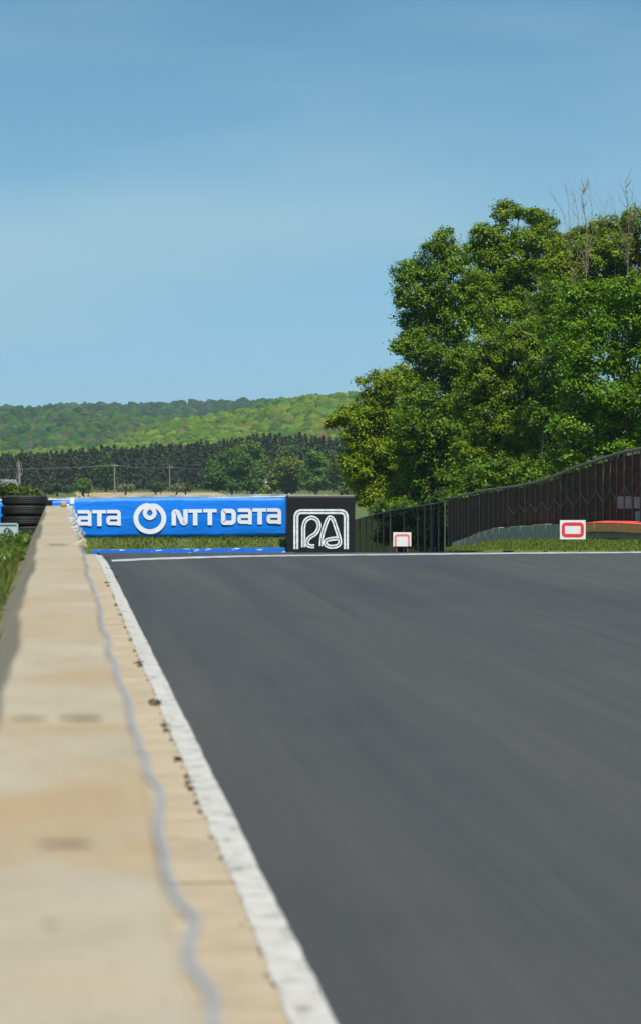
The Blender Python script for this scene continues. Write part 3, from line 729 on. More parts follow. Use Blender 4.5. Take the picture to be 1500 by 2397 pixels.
# concrete barrier wall in blocks
bw = thing('barrier_wall', (P(1200, 1270, 186).x-.6, 186, -2.6), 'low grey concrete barrier wall of blocks before the brown fence', 'barrier')
bj = [1058,1072,1088,1104,1120,1135,1152,1168,1192,1217,1246,1276,1310,1350,1393,1440,1490,1545]
for a, b in zip(bj[:-1], bj[1:]):
    m = MB(); q = []
    lift = random.uniform(-.03, .03)
    for px, s in ((a, .35), (b, -.35)):
        t_ = fp(px+s, FB, -6.0); b_ = fp(px+s, BB, -6.0); q.append((t_, b_))
    (ta, ba), (tb, bb_) = q
    m.hexa([(ba.x-.12, ba.y, ba.z-.35), (bb_.x-.12, bb_.y, bb_.z-.35), (bb_.x+.42, bb_.y, bb_.z-.35), (ba.x+.42, ba.y, ba.z-.35)],
           [(ta.x, ta.y, ta.z+lift), (tb.x, tb.y, tb.z+lift), (tb.x+.3, tb.y, tb.z+lift), (ta.x+.3, ta.y, ta.z+lift)])
    m.build('block', M['barrier'], bw)
    if a in (1192, 1217, 1246, 1152):
        m = MB(); m.hexa([(ta.x-.012,ta.y,ta.z+lift-.02),(tb.x-.012,tb.y,tb.z+lift-.02),(tb.x+.31,tb.y,tb.z+lift-.02),(ta.x+.31,ta.y,ta.z+lift-.02)],[(ta.x-.012,ta.y,ta.z+lift+.03),(tb.x-.012,tb.y,tb.z+lift+.03),(tb.x+.31,tb.y,tb.z+lift+.03),(ta.x+.31,ta.y,ta.z+lift+.03)]); m.build('painted_edge', M['barrier_edge'], bw)
# orange plastic cover lying over the barrier at the right
oc = thing('orange_cover', (P(1440, 1245, 143).x, 143, -1.6), 'orange and red plastic cover draped over the grey barrier blocks', 'cover')
OT = [(1366,1227),(1393,1225),(1420,1223.5),(1450,1226),(1480,1228.5),(1560,1230)]
for a, b in ((1366,1392.6),(1393.4,1450),(1450.6,1500),(1500.6,1556)):
    q = []
    for px in (a, b):
        t_ = fp(px, OT, -7.4); l_ = P(px, interp(px, OT)+19, interp(px, FD)-7.4); q.append((t_, l_))
    (ta, la), (tb, lb) = q
    m = MB(); m.hexa([(la.x-.06,la.y,la.z),(lb.x-.06,lb.y,lb.z),(lb.x+.02,lb.y,lb.z),(la.x+.02,la.y,la.z)], [(ta.x-.06,ta.y,ta.z),(tb.x-.06,tb.y,tb.z),(tb.x+.02,tb.y,tb.z),(ta.x+.02,ta.y,ta.z)]); m.build('side_sheet', M['orange'], oc)
    m = MB(); m.hexa([(ta.x-.08,ta.y,ta.z+.002),(tb.x-.08,tb.y,tb.z+.002),(tb.x+.40,tb.y,tb.z+.03),(ta.x+.40,ta.y,ta.z+.03)], [(ta.x-.08,ta.y,ta.z+.03),(tb.x-.08,tb.y,tb.z+.03),(tb.x+.40,tb.y,tb.z+.10),(ta.x+.40,ta.y,ta.z+.10)]); m.build('top_sheet', M['redtop'], oc)
# verge between track and barrier
mb = MB(); vpx = list(range(1040, 1561, 20)); nt_ = 7
for px in vpx:
    far = fp(px, BB, -5.6); dn = interp(px, [(1040,170),(1100,135),(1200,112),(1560,96)]); nyy = interp(px, [(1040,1289),(1150,1290),(1560,1292)])
    near = P(px, nyy, dn)
    for k in range(nt_):
        q = k/(nt_-1); p = near.lerp(far, q); e = 0.10*math.sin(px*.11+q*5)*q*(1-q); mb.v.append((p.x, p.y, p.z+e+.02))
for i in range(len(vpx)-1):
    for k in range(nt_-1): mb.f.append((i*nt_+k, (i+1)*nt_+k, (i+1)*nt_+k+1, i*nt_+k+1))
struct(mb.build('trackside_verge', M['ground'], None, True))
VV = np.array(mb.v).reshape(len(vpx), nt_, 3)
def verge_pt(u, q):
    i = min(int(u), len(vpx)-2); f = u-i; k = min(int(q*(nt_-1)), nt_-2); g = q*(nt_-1)-k
    return (VV[i,k]*(1-f)+VV[i+1,k]*f)*(1-g) + (VV[i,k+1]*(1-f)+VV[i+1,k+1]*f)*g
b = np.array([verge_pt(random.uniform(0, len(vpx)-1.01), random.uniform(.02, .99)) for _ in range(26000)])
blades('trackside_grass', b, rng.uniform(.03, .10, len(b))*(0.7+0.5*np.sin(b[:,0]*1.9+b[:,1]*.4)), .02, M['grass'], 'mown green grass between the track edge and the grey barrier', (.085,.135,.015), (.17,.20,.035))
# signs
def sign(px0, px1, py0, py1, d, frame_mat, label, open_bottom):
    a = P(px0, py1, d); b = P(px1, py0, d); s = ppm(d); tilt = .02
    t = thing('board_sign', ((a.x+b.x)/2, d, a.z-.1), label, 'sign')
    m = MB(); m.box(a.x, b.x, d, d+.05, a.z, b.z); m.build('board', M['white'], t)
    w_, h_ = b.x-a.x, b.z-a.z; ix, iz = w_*.13, h_*.20; m = MB()
    wd = w_*.11
    if open_bottom: fill_strokes(m, rnd([(a.x+ix, a.z+.015), (a.x+ix, b.z-iz), (b.x-ix, b.z-iz), (b.x-ix, a.z+.015)], .12), wd, d-.008, d+.01)
    else: fill_strokes(m, rnd([(a.x+ix, a.z+iz), (a.x+ix, b.z-iz), (b.x-ix, b.z-iz), (b.x-ix, a.z+iz)], .10, True), wd*1.15, d-.008, d+.01, True)
    m.build('frame', frame_mat, t)
    for x in (a.x+w_*.2, b.x-w_*.2):
        m = MB(); m.box(x-.03, x+.03, d+.05, d+.11, min(road_z(d), a.z)-.5, b.z-.1); m.build('leg', M['rail'], t)
sign(1309.5, 1369.5, 1217.5, 1262.5, 136, M['red'], 'white board sign with a bold red frame on the grass by the barrier', False)
sign(919.5, 961.5, 1246, 1279, 180, M['pink'], 'white board sign with a pinkish red frame before the netting fence', True)  # frame foot left open: mirage washing it out is put into the shape
# ------------------------------------------------------------------ trees
def tree(name, label, d, lobes, base_px, col, leaf=.24, clump=.50, dens=1.0, per=46, group=None, trunk_r=.32, jitter=None, matl='leaf', hue=.2, cat='tree', thick=0.9, gz_=None, white=0.0):
    z0 = (road_z(d) - .15) if gz_ is None else gz_
    bx = P(base_px, 1280, d).x; root = thing(name, (bx, d, z0), label, cat, group)
    s = ppm(d); cc = []; oo = []; lob = []
    for (px, py, rx, ry) in lobes:
        dy = random.uniform(-1, 1)*thick*rx/s
        c = np.array(P(px, py, d+dy)); a = np.array([rx/s, (rx+ry)*.5/s, ry/s]); lob.append((c, a))
        n = max(6, int(dens*2.5*4*(a[0]*a[2]+a[0]*a[1]+a[1]*a[2])/3/(clump*clump)))
        u = nrm(rng.normal(size=(n, 3))); r = rng.uniform(.35, 1.0, n)**.55
        warp = np.where(rng.uniform(size=n) < .10, 1.14, 1.0) + .24*np.sin(u[:, 0]*5+px)*np.sin(u[:, 2]*4+py)
        cc.append(c + u*a*(r*warp)[:, None]); oo.append(u)
    cc = np.concatenate(cc); oo = np.concatenate(oo); n = len(cc)
    cl = rng.uniform(.6, 1.5, n)*clump
    k = np.maximum(6, (1.35*per*rng.uniform(.45, 1.45, n))).astype(int); idx = np.repeat(np.arange(n), k); N_ = len(idx)
    off = rng.normal(size=(N_, 3))*np.array([.44, .44, .30]); cen = cc[idx] + off*cl[idx][:, None]
    cen[:, 2] = np.maximum(cen[:, 2], z0+.05)
    nor = nrm(oo[idx]*.45 + np.array([0, 0, .55]) + rng.normal(size=(N_, 3))*.42)
    size = rng.uniform(.42, 1.4, N_)*leaf*.86
    ccol = np.array(col)*(1 + hue*rng.normal(size=(n, 1))*.6)*np.stack([1+hue*rng.normal(size=n)*.4, np.ones(n), np.ones(n)], 1)
    lc = np.clip(ccol[idx]*rng.uniform(.75, 1.25, (N_, 1)), .004, .5)
    if white: 
        wmask = (np.repeat(rng.uniform(size=n) < white, k)) & (rng.uniform(size=N_) < .6); lc[wmask] = (.55, .56, .5)
    fast_quads('crown', leaf_quads(cen, nor, size), M[matl], root, lc)
    # trunk, limbs to the lobes, twigs towards some clumps
    m = MB(); cz = np.mean([c[0][2] for c in lob]); top = max(lob, key=lambda q: q[0][2])[0]; cx = np.mean([c[0][0] for c in lob])
    H = top[2]-z0; st = []
    for i in range(8):
        q = i/7; st.append(Vector((bx+(top[0]-bx)*q**1.5 + .02*H*math.sin(q*7+d), d+.02*H*math.sin(q*5+1), z0-.3+(H*.93+.3)*q)))
    m.tube(st, [trunk_r*(1.25 if i == 0 else 1)*(1-.85*i/7) for i in range(8)], 8)
    for c, a in lob:
        zq = np.clip((c[2]-z0)/H - .22, .12, .85)*7; i = int(zq); s0 = st[i].lerp(st[min(i+1, 7)], zq-i); e = Vector(c); mid = s0.lerp(e, .5) + Vector((random.uniform(-.3, .3), random.uniform(-.3, .3), -.08*(e-s0).length))
        r0 = max(.03, trunk_r*.42*(1-zq/9)); m.tube([s0, mid, e], [r0, r0*.65, r0*.3], 5)
        for _ in range(5):
            w_ = nrm(rng.normal(size=3)); en = Vector(c + w_*a*.95); q0 = mid.lerp(e, random.uniform(.2, 1)); m.tube([q0, q0.lerp(en, .55)+Vector((0, 0, .12)), en], [r0*.28, r0*.18, r0*.08], 4)
    m.build('trunk', M['bark'], root)
    return root
G = 'trees behind the fence at right'
BR = (.118, .205, .006); OL = (.128, .200, .007); YG = (.180, .250, .006); EM = (.108, .215, .006)
tree('broadleaf_tree', 'tall dense green tree whose leafy edge stands against the sky, beside the olive one', 275,
     [(1040,560,26,26),(1012,590,30,28),(1065,600,38,34),(945,640,28,26),(985,635,40,36),(1040,660,60,48),(955,690,34,34),(1000,710,50,40),(950,745,22,20),(985,770,50,38),(1070,740,66,56),(940,812,28,24),(985,825,48,34),(1050,830,70,52),(1000,880,62,40),(1090,900,70,60),(1110,680,46,46)], 1060, BR, .23, .50, 1.0, group=G)
tree('broadleaf_tree', 'tallest green tree with open leafy twigs at its crown top', 282,
     [(1185,488,32,17),(1172,506,20,14),(1215,500,22,14),(1250,500,24,22),(1275,520,24,24),(1130,545,28,22),(1165,560,44,34),(1240,560,52,36),(1120,590,40,34),(1200,610,70,48),(1290,590,44,48),(1150,660,66,54),(1250,680,72,60),(1180,740,76,60),(1120,720,50,50),(1290,760,60,60)], 1200, (.128,.208,.006), .23, .46, .95, group=G)
tree('broadleaf_tree', 'yellow-green tree reaching a long branch left over the far hills', 268,
     [(848,890,17,9),(885,882,18,14),(905,905,34,30),(930,890,40,34),(870,935,34,26),(822,965,34,22),(790,985,22,16),(772,988,16,11),(850,985,44,30),(905,970,50,44),(815,1025,26,20),(860,1045,46,36),(810,1070,18,22),(905,1060,50,48),(840,1100,34,34),(890,1120,44,40),(830,1135,18,18),(855,1160,30,26),(895,1172,40,24),(930,1010,40,44)], 950, YG, .21, .42, 1.0, group=G)
tree('broadleaf_tree', 'dark shaded tree low behind the netting fence', 262,
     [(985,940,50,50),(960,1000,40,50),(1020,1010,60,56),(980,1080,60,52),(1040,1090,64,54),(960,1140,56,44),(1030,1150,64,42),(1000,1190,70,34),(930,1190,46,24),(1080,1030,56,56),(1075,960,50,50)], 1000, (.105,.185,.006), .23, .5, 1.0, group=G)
tree('broadleaf_tree', 'olive tinted tree in the middle of the wooded edge', 248,
     [(1150,820,62,50),(1215,800,62,54),(1260,850,60,54),(1130,890,62,48),(1200,910,70,56),(1270,940,58,54),(1140,970,64,50),(1210,1000,70,52),(1280,1020,56,46),(1150,1050,70,44),(1230,1075,72,42),(1100,1060,50,44),(1130,1120,66,36),(1200,1120,60,30),(1260,1110,60,34),(1300,1060,50,40),(1100,940,50,50),(1180,860,60,60)], 1190, OL, .20, .44, 1.0, hue=.22, group=G)
tree('broadleaf_tree', 'glossy bright green tree nearest the right edge above the fence', 205,
     [(1345,700,44,30),(1400,690,54,34),(1455,680,50,40),(1500,690,40,46),(1360,755,56,38),(1430,750,64,44),(1500,770,52,50),(1340,820,46,38),(1400,830,62,44),(1475,850,62,50),(1350,890,50,36),(1430,920,70,36),(1505,930,50,46),(1370,955,60,32),(1330,1000,48,30),(1420,985,64,34),(1490,1010,56,40),(1370,1040,60,26),(1440,1045,46,22),(1320,1075,46,20),(1540,860,50,80)], 1450, EM, .21, .46, 1.0, group=G)
tree('broadleaf_tree', 'rounded tree top rising at the right edge behind the bare branches', 252,
     [(1400,530,30,22),(1445,525,38,24),(1495,510,36,26),(1380,570,40,38),(1440,575,54,42),(1505,570,46,46),(1340,600,34,40),(1400,630,60,46),(1470,640,60,50),(1320,650,44,48),(1545,620,40,60),(1322,572,34,28),(1352,552,28,22),(1362,600,48,40),(1305,625,46,46),(1545,540,40,40),(1420,690,60,50),(1500,690,60,60),(1340,700,50,50)], 1450, (.145,.210,.008), .21, .46, 1.0, hue=.22, group=G)
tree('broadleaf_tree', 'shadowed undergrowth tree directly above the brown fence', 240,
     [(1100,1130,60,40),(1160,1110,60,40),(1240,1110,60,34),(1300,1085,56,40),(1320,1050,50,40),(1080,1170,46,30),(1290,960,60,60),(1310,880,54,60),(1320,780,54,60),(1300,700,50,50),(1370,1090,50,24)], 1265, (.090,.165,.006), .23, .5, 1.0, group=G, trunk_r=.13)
tree('undergrowth_bush', 'dark undergrowth right behind the netting fence', 257,
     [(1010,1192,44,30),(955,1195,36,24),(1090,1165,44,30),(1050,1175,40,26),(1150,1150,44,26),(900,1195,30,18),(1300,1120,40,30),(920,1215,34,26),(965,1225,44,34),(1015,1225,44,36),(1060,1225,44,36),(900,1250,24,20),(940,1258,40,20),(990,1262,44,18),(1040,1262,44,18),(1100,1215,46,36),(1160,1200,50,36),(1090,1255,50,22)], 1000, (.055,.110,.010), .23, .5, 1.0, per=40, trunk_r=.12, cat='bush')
# leafless tree among them
def bare_tree(name, label, d, stems, base, group, r=.10):
    root = thing(name, (base.x, d, base.z), label, 'tree', group); m = MB(); tw = MB()
    for k, (pts, r0) in enumerate(stems):
        pp = [P(x, y, d + .25*math.sin(x*.3)) for x, y in pts]; n = len(pp); m.tube(pp, [r0*.42*(1-.8*i/(n-1)) for i in range(n)], 5)
        for i in range(1, n):
            for _ in range(5):
                q = pp[i-1].lerp(pp[i], random.random()); ln = random.uniform(.5, 1.7)*(1-.5*i/n); sx = random.choice((-1, 1))
                e1 = q+Vector((sx*ln*random.uniform(.15, .5), random.uniform(-.4, .4), ln*.55)); e2 = e1+Vector((sx*ln*random.uniform(-.05, .25), 0, ln*.5))
                tw.tube([q, e1, e2], [r0*.16, r0*.11, r0*.06], 4)
    m.build('limbs', M['bare'], root); tw.build('twigs', M['bare'], root)['kind'] = 'stuff'; return root
zb = road_z(244)
bare_tree('bare_tree', 'leafless tree with thin bare twigs standing above the leafy crowns', 244,
    [([(1375,1275),(1372,1000),(1370,760),(1371,620),(1372,540),(1362,460),(1366,425)], .16), ([(1371,640),(1355,560),(1352,500),(1340,445)], .07), ([(1372,600),(1390,530),(1376,420)], .06), ([(1372,620),(1395,545),(1408,480)], .05), ([(1340,690),(1330,560),(1318,500),(1299,468)], .055), ([(1332,560),(1330,470),(1320,432)], .05), ([(1371,760),(1345,690),(1330,600)], .08), ([(1371,800),(1340,720),(1280,690),(1240,640)], .06), ([(1372,900),(1330,800),(1260,740),(1230,690)], .06), ([(1372,870),(1400,760),(1420,700)], .05), ([(1330,800),(1290,790),(1230,700)], .045), ([(1345,690),(1352,560),(1360,505)], .045)], Vector((P(1375,1275,244).x, 244, zb)), G)
bare_tree('bare_tree', 'slim sparsely budding tree poking above the crowns at the right edge', 247,
    [([(1470,1275),(1468,900),(1468,640),(1470,540),(1468,470),(1462,425)], .12), ([(1469,560),(1478,490),(1480,440)], .05), ([(1469,600),(1445,520),(1430,455)], .05), ([(1468,620),(1420,530),(1415,470)], .045), ([(1469,590),(1490,510),(1500,470)], .045)], Vector((P(1470,1275,247).x, 247, zb)), G)

# ------------------------------------------------------------------ valley: field, houses, poles, single trees
sheet('field', [6, 14, 22, 30, 38, 46, 54], [1150, 1175, 1200, 1230, 1260], lambda x, y: -9.55 + (y-1150)*.0016, M['field'])
VG = 'single trees in the valley'
VZ = -9.5
def vtree(label, d, lobes, bpx, col, leaf=.95, clump=1.7, name='valley_tree', cat='tree', per=34, dens=1.0, hue=.12, matl='far_leaf', white=0.0):
    return tree(name, label, d, lobes, bpx, col, leaf, clump, dens, per, VG if cat == 'tree' else 'shrubs in the valley', .4, matl=matl, hue=hue, cat=cat, gz_=VZ if d > 700 else None, white=white)
vtree('broad dark green tree beside the field above the banner', 1140, [(545,1065,26,18),(520,1085,28,20),(558,1092,34,26),(510,1112,26,22),(548,1122,38,26),(505,1135,22,16),(580,1125,26,24)], 545, (.066,.140,.022))
vtree('lighter tall tree rising behind the broad dark tree', 1190, [(585,1045,22,14),(598,1068,22,20),(570,1060,24,20),(605,1100,16,24),(590,1120,24,26),(612,1130,11,18)], 590, (.100,.180,.024))
vtree('yellow-green tree right of the white house', 1140, [(655,1090,20,14),(680,1085,22,16),(650,1115,20,20),(682,1115,28,24),(705,1110,18,22),(668,1138,30,14),(640,1134,10,14),(630,1151,16,8),(614,1152,12,7)], 675, (.140,.185,.020))
vtree('rounded dark green tree left of the wooded edge', 1130, [(735,1070,22,14),(728,1095,26,22),(755,1092,22,24),(740,1125,34,24)], 740, (.080,.165,.022))
vtree('pale green trees filling the gap under the long branch', 1090, [(790,1085,18,22),(785,1120,24,24),(815,1110,20,26),(808,1140,26,16)], 800, (.105,.150,.028))
vtree('mid green tree standing out before the far pines', 1330, [(680,1048,18,16),(676,1068,20,14)], 680, (.065,.125,.028))
vtree('bright small round tree at the field edge left of the pole', 1150, [(195,1130,14,12),(192,1142,17,9),(200,1140,14,9)], 195, (.105,.170,.020))
vtree('leafy tree among the pines beside the utility pole', 1320, [(248,1082,15,14),(240,1105,18,18),(255,1115,18,20)], 248, (.055,.110,.022))
vtree('pale flowering shrub right of the utility pole', 1180, [(288,1142,10,7),(300,1142,11,7)], 294, (.17,.19,.09), .8, 1.2, 'valley_shrub', 'shrub')
vtree('dark shrub below the pines left of the second pole', 1200, [(362,1133,14,11),(372,1140,12,9)], 365, (.045,.072,.022), .8, 1.3, 'valley_shrub', 'shrub')
vtree('pale shrub at the field edge left of the broad dark tree', 1180, [(408,1143,10,6),(420,1142,9,7)], 413, (.14,.16,.08), .8, 1.2, 'valley_shrub', 'shrub')
vtree('green shrub touching the left side of the broad dark tree', 1190, [(432,1140,11,9),(440,1142,9,8)], 436, (.05,.09,.02), .8, 1.2, 'valley_shrub', 'shrub')
vtree('low dark shrubs left of the bright small tree', 1170, [(135,1143,16,8),(155,1146,14,7),(115,1144,14,8)], 135, (.045,.075,.022), .8, 1.2, 'valley_shrub', 'shrub')
tree('flowering_bush', 'green bush dotted with white blossom above the stacked tyres', 135, [(-20,1146,30,22),(15,1144,26,16),(45,1150,26,14),(70,1152,20,12),(88,1160,12,8),(20,1162,40,14),(60,1164,34,10)], 30, (.075,.115,.014), .11, .22, 1.0, 40, None, .06, hue=.2, cat='bush', white=.10, gz_=-2.4)
# houses
def house(label, d, px0, px1, eave, ridge, base, gable, wallm, name='house'):
    x0, x1 = P(px0, eave, d).x, P(px1, eave, d).x; ze, zr, zb_ = P(px0, eave, d).z, P(px0, ridge, d).z, base
    t = thing(name, ((x0+x1)/2, d, zb_), label, 'house'); dep = max(7, (x1-x0)*.6)
    m = MB()
    if gable:
        xm = (x0+x1)/2; m.v = [(x0,d,zb_),(x1,d,zb_),(x1,d+dep,zb_),(x0,d+dep,zb_),(x0,d,ze),(x1,d,ze),(x1,d+dep,ze),(x0,d+dep,ze),(xm,d,zr),(xm,d+dep,zr)]; m.f = [(0,1,5,8,4),(1,2,6,5),(2,3,7,9,6),(3,0,4,7)]
        m.build('wall', wallm, t); r = MB()
        for sx, xe in ((-1, x0), (1, x1)):
            r.hexa([(xm,d-.3,zr+.02),(xe+sx*.4,d-.3,ze-.2),(xe+sx*.4,d+dep+.3,ze-.2),(xm,d+dep+.3,zr+.02)], [(xm,d-.3,zr+.2),(xe+sx*.4,d-.3,ze-.02),(xe+sx*.4,d+dep+.3,ze-.02),(xm,d+dep+.3,zr+.2)])
        r.build('roof', M['roof'], t)
    else:
        m.box(x0+.4, x1-.4, d+.4, d+dep-.4, zb_, ze); m.build('wall', wallm, t); r = MB(); ym = d+dep/2
        r.v = [(x0,d,ze),(x1,d,ze),(x1,d+dep,ze),(x0,d+dep,ze),(x0,ym,zr),(x1-.3,ym,zr)]; r.f = [(0,1,5,4),(2,3,4,5),(1,2,5),(3,0,4),(0,3,2,1)]; r.build('roof', M['roof'], t)
    for k in range(2):
        wx = x0+(x1-x0)*(.3+.4*k); h_ = (ze-zb_); fr_ = MB(); fr_.box(wx-.6, wx+.6, d-.04 if gable else d+.34, d+.0 if gable else d+.38, zb_+h_*.4, zb_+h_*.75); f_ = fr_.build('window', M['white'], t)
        g_ = MB(); g_.box(wx-.5, wx+.5, d-.07 if gable else d+.30, d-.045 if gable else d+.335, zb_+h_*.43, zb_+h_*.72); g_.build('pane', M['glass'], f_)
house('white gabled house showing between two trees in the valley', 1210, 617, 633, 1130, 1122, VZ, True, M['siding'])
house('grey roofed house above the flowering bush at the left edge', 430, -120, 44, 1141, 1122.5, -8.5, False, M['siding'])
# dead snag
dg = 880; p0 = P(45, 1150, dg); t = thing('dead_tree', (p0.x, dg, VZ), 'pale dead tree trunk with broken limbs above the grey roof', 'tree')
m = MB(); m.tube([(p0.x, dg, VZ-.3), P(46, 1120, dg), P(46, 1096, dg), P(45, 1078, dg)], [.42, .36, .26, .10], 7); m.build('trunk', M['snag'], t)
for pth in ([(46,1110),(41,1095),(40,1084)], [(46,1104),(51,1094),(50,1080)], [(46,1118),(52,1108),(54,1098)], [(45,1096),(42,1086),(43,1076)], [(46,1125),(40,1116),(39,1106)]):
    m = MB(); m.tube([P(x, y, dg) for x, y in pth], [.15, .11, .05], 5); m.build('limb', M['snag'], t)
# utility poles and wires
def pole(px, top, d, label):
    b = P(px, 1148, d); tp = P(px, top, d); t = thing('utility_pole', (b.x, d, VZ), label, 'utility pole', 'utility poles in the valley')
    m = MB(); m.tube([(b.x, d, VZ-.5), (tp.x, d, tp.z)], [.26, .18], 8); m.build('shaft', M['snag'], t)
    m = MB(); m.box(tp.x-1.0, tp.x+1.0, d-.16, d-.30, tp.z-.9, tp.z-.7); m.build('crossarm', M['snag'], t)
    for x in (-.9, 0.0, .9):
        lathed('insulator', [(.09,0),(.11,.1),(.06,.24)], (tp.x+x, d-.23, tp.z-.7), M['white'], t, 8)
    return Vector((tp.x, d-.23, tp.z-.46))
w0 = pole(269, 1085, 1230, 'utility pole left of the pale flowering shrub'); w1 = pole(398, 1090, 1300, 'thinner utility pole before the pines right of the shrubs')
wl = P(-120, 1097, 1180); wr = P(560, 1094, 1380)
for k, (a, b) in enumerate(((wl, w0), (w0, w1), (w1, wr))):
    for z in (0,):
        pp = [a.lerp(b, q) + Vector((0, 0, -.7*4*q*(1-q))) for q in np.linspace(0, 1, 12)]
        m = MB(); m.tube(pp, .045, 4); tag(m.build('power_line', M['wire']), ['overhead wire left of the first utility pole', 'overhead wire between the two utility poles', 'overhead wire right of the second utility pole'][k], 'wire', 'overhead wires')

# ------------------------------------------------------------------ pine wood and wooded hills
import bmesh
def crown_variants(nv, sub):
    b = bmesh.new(); bmesh.ops.create_icosphere(b, subdivisions=sub, radius=1.0); b.verts.ensure_lookup_table()
    drop = [f for f in b.faces if f.calc_center_median().z < -.35]; bmesh.ops.delete(b, geom=drop, context='FACES')
    b.verts.index_update(); V = np.array([v.co[:] for v in b.verts]); F = np.array([[v.index for v in f.verts] for f in b.faces]); b.free(); out_ = []
    for _ in range(nv):
        k = nrm(rng.normal(size=(34, 3))); amp = rng.uniform(.10, .34, 34); d_ = V @ k.T
        disp = (amp*np.clip((d_-.86)/.14, 0, 1)**.7).max(1)          # leafy bosses
        out_.append(V*(.74+disp+.085*rng.normal(size=len(V)))[:, None]*np.array([1, 1, .92]))
    return np.stack(out_), F
coarse = crown_variants(16, 2); fine = crown_variants(16, 3)
pal = np.array([(.060,.125,.022),(.078,.150,.022),(.100,.170,.022),(.130,.185,.024),(.046,.095,.028),(.092,.125,.036),(.140,.125,.050),(.115,.095,.070)])
def forest(name, label, pts, size, wts, hillcol):
    var, VF = fine if name.startswith('near') else coarse
    pts = np.array(pts); n = len(pts); v = rng.integers(0, len(var), n); ang = rng.uniform(0, 2*np.pi, n); m_ = var.shape[1]
    s = size*rng.uniform(.65, 1.35, n); q = var[v]*s[:, None, None]; ca, sa = np.cos(ang)[:, None], np.sin(ang)[:, None]
    Q = np.stack([q[..., 0]*ca - q[..., 1]*sa, q[..., 0]*sa + q[..., 1]*ca, q[..., 2]*rng.uniform(.8, 1.25, n)[:, None]], -1) + pts[:, None, :]
    ci = rng.choice(len(pal), n, p=np.array(wts)/sum(wts)); cc = pal[ci]*rng.uniform(.75, 1.2, (n, 1))*np.array(hillcol)  # hillcol tints the far and middle crowns blue to paint in distance haze
    col = np.ones((n*m_, 4), dtype=np.float32); col[:, :3] = np.repeat(cc, m_, 0)*rng.uniform(.85, 1.15, (n*m_, 1))
    F = (VF[None] + (np.arange(n)*m_)[:, None, None]).reshape(-1, 3); k = len(F); me = bpy.data.meshes.new(name)
    me.vertices.add(n*m_); me.vertices.foreach_set('co', np.ascontiguousarray(Q, dtype=np.float32).ravel())
    me.loops.add(k*3); me.loops.foreach_set('vertex_index', F.astype(np.int32).ravel())
    me.polygons.add(k); me.polygons.foreach_set('loop_start', np.arange(0, k*3, 3, dtype=np.int32)); me.polygons.foreach_set('loop_total', np.full(k, 3, dtype=np.int32))
    me.update(calc_edges=True); a = me.color_attributes.new('col', 'FLOAT_COLOR', 'POINT'); a.data.foreach_set('color', col.ravel())
    return tag(link(name, me, M['far_leaf'], None), label, 'forest', kind='stuff')
def hill(name, d0, d1, base_py, ridge, sink, u0=-700, u1=2300):
    us = list(range(u0, u1+1, 60)); ts = np.linspace(0, 1, 9); mb = MB()
    def f(u, t):
        py = base_py + (interp(u, ridge)+sink-base_py)*(1-(1-t)**1.35); return P(u, py, d0+(d1-d0)*t)
    for u in us:
        for t in ts: mb.v.append(tuple(f(u, t)))
        e = f(u, 1); mb.v.append((e.x*1.15, e.y*1.15, -12))
    n = len(ts)+1
    for i in range(len(us)-1):
        for k in range(n-1): mb.f.append((i*n+k, (i+1)*n+k, (i+1)*n+k+1, i*n+k+1))
    struct(mb.build(name, M['forest_floor'], None, True)); return f
RA = [(-700,955),(-100,955),(0,957),(30,953),(60,958),(100,956),(140,949),(200,949),(250,947),(300,951),(340,949),(400,947),(460,944),(520,942),(570,937),(640,938),(720,943),(900,950),(2300,960)]
RB = [(-700,950),(-50,957),(40,959),(100,962),(180,958),(300,964),(380,972),(450,985),(520,1000),(700,1020),(2300,1040)]
RC = [(-700,1070),(60,1060),(200,1046),(280,1026),(330,1004),(400,988),(477,978),(547,964),(584,955),(661,937),(707,932),(799,923),(870,918),(1000,912),(2300,900)]
for nm, d0, d1, bpy_, ridge, sink, size, cnt, wts, hc, lab in (
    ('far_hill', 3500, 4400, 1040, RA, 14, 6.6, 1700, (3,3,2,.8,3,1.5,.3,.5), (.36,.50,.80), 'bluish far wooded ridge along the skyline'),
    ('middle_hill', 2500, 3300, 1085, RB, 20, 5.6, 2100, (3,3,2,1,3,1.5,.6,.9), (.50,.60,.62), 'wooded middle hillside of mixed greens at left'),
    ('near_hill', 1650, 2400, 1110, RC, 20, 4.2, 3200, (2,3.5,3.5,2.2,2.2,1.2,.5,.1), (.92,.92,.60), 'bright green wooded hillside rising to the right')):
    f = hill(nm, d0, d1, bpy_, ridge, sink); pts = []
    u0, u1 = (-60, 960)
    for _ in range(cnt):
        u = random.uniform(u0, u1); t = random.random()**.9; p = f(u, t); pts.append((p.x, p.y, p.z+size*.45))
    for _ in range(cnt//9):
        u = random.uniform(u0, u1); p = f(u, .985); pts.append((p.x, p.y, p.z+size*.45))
    forest(nm.replace('hill', 'woods'), lab, pts, size, wts, hc)
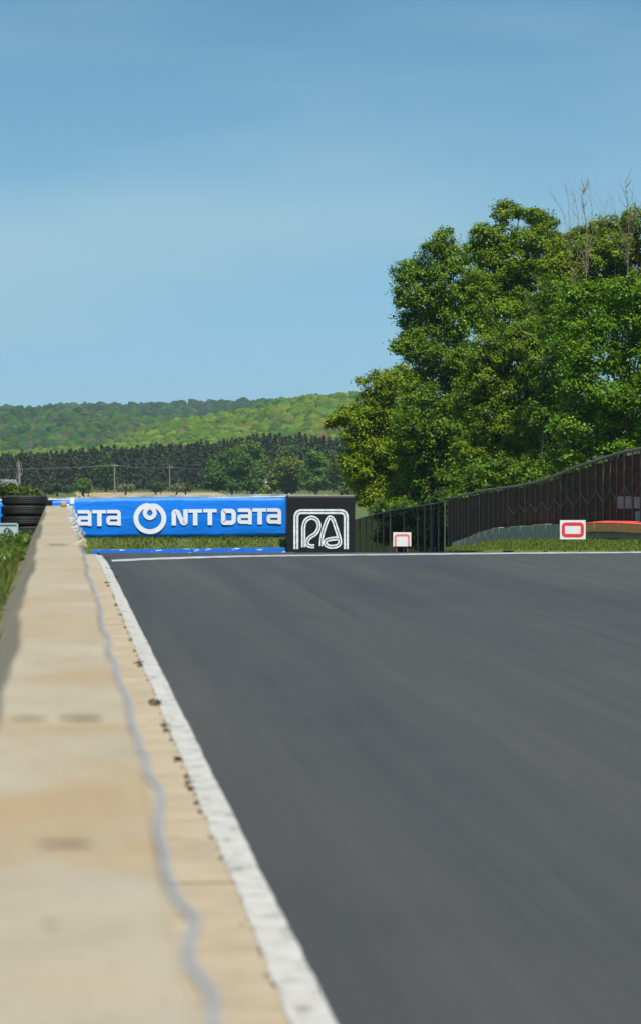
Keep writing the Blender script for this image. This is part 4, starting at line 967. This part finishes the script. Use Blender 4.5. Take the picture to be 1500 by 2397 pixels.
# pine plantation: many slim dark crowns in rows
PT = [(-200,1066),(0,1064),(100,1062),(150,1058),(200,1050),(260,1048),(320,1045),(400,1040),(470,1036),(540,1030),(600,1020),(680,1020),(760,1024),(840,1026),(960,1030)]
Q = []; Cc = []; mbt = MB()
for row in range(5):
    d = 1390 + row*16
    u = -150.0
    while u < 960:
        u += random.uniform(10, 19); top = interp(u, PT) + random.gauss(0, 4) + row*-1.0 + 4; p = P(u, 1150, d+random.uniform(-6, 6)); zt = P(u, top, d).z; H = zt-VZ
        n = 150; q = rng.uniform(0.0, 1, n)**.9; hh = H*(.03+.97*q); rad = np.minimum(1, (1-q)*1.6)**.7*2.2*rng.uniform(.35, 1.1, n)+.15; g = rng.uniform(0, 2*np.pi, n)
        c = np.stack([p.x+rad*np.cos(g), p.y+rad*np.sin(g), VZ+hh], 1); nor = nrm(np.stack([np.cos(g), np.sin(g), np.full(n, .7)], 1)+rng.normal(size=(n, 3))*.4)
        Q.append(leaf_quads(c, nor, rng.uniform(.9, 1.9, n), .55)); k = random.uniform(.7, 1.3); warm = random.random()
        Cc.append(np.tile(np.array([.030+.014*warm, .046+.006*warm, .022])*k, (n, 1))*rng.uniform(.7, 1.3, (n, 1)))
        if row < 1: mbt.tube([(p.x, p.y, VZ-.3), (p.x, p.y, VZ+H*.8)], [.24, .10], 5)
pw = fast_quads('pine_wood', np.concatenate(Q), M['far_leaf'], None, np.concatenate(Cc)); tag(pw, 'dark pine wood standing behind the utility poles in the valley', 'pine wood', kind='stuff')
o = mbt.build('pine_trunks', M['bark'], pw); o['kind'] = 'stuff'

# ------------------------------------------------------------------ air
m = MB(); m.box(-4600, 5000, -80, 9400, -14, 175)
def m_haze(n, o):
    v = n.nodes.new('ShaderNodeVolumePrincipled'); v.inputs['Color'].default_value = (0.72, 0.86, 1.0, 1); v.inputs['Density'].default_value = 0.00005; v.inputs['Anisotropy'].default_value = 0.2
    n.links.new(v.outputs[0], o.inputs['Volume'])
hz = m.build('haze', mat('haze_air', m_haze)); tag(hz, 'thin pale blue haze over the whole valley', 'haze', kind='stuff')
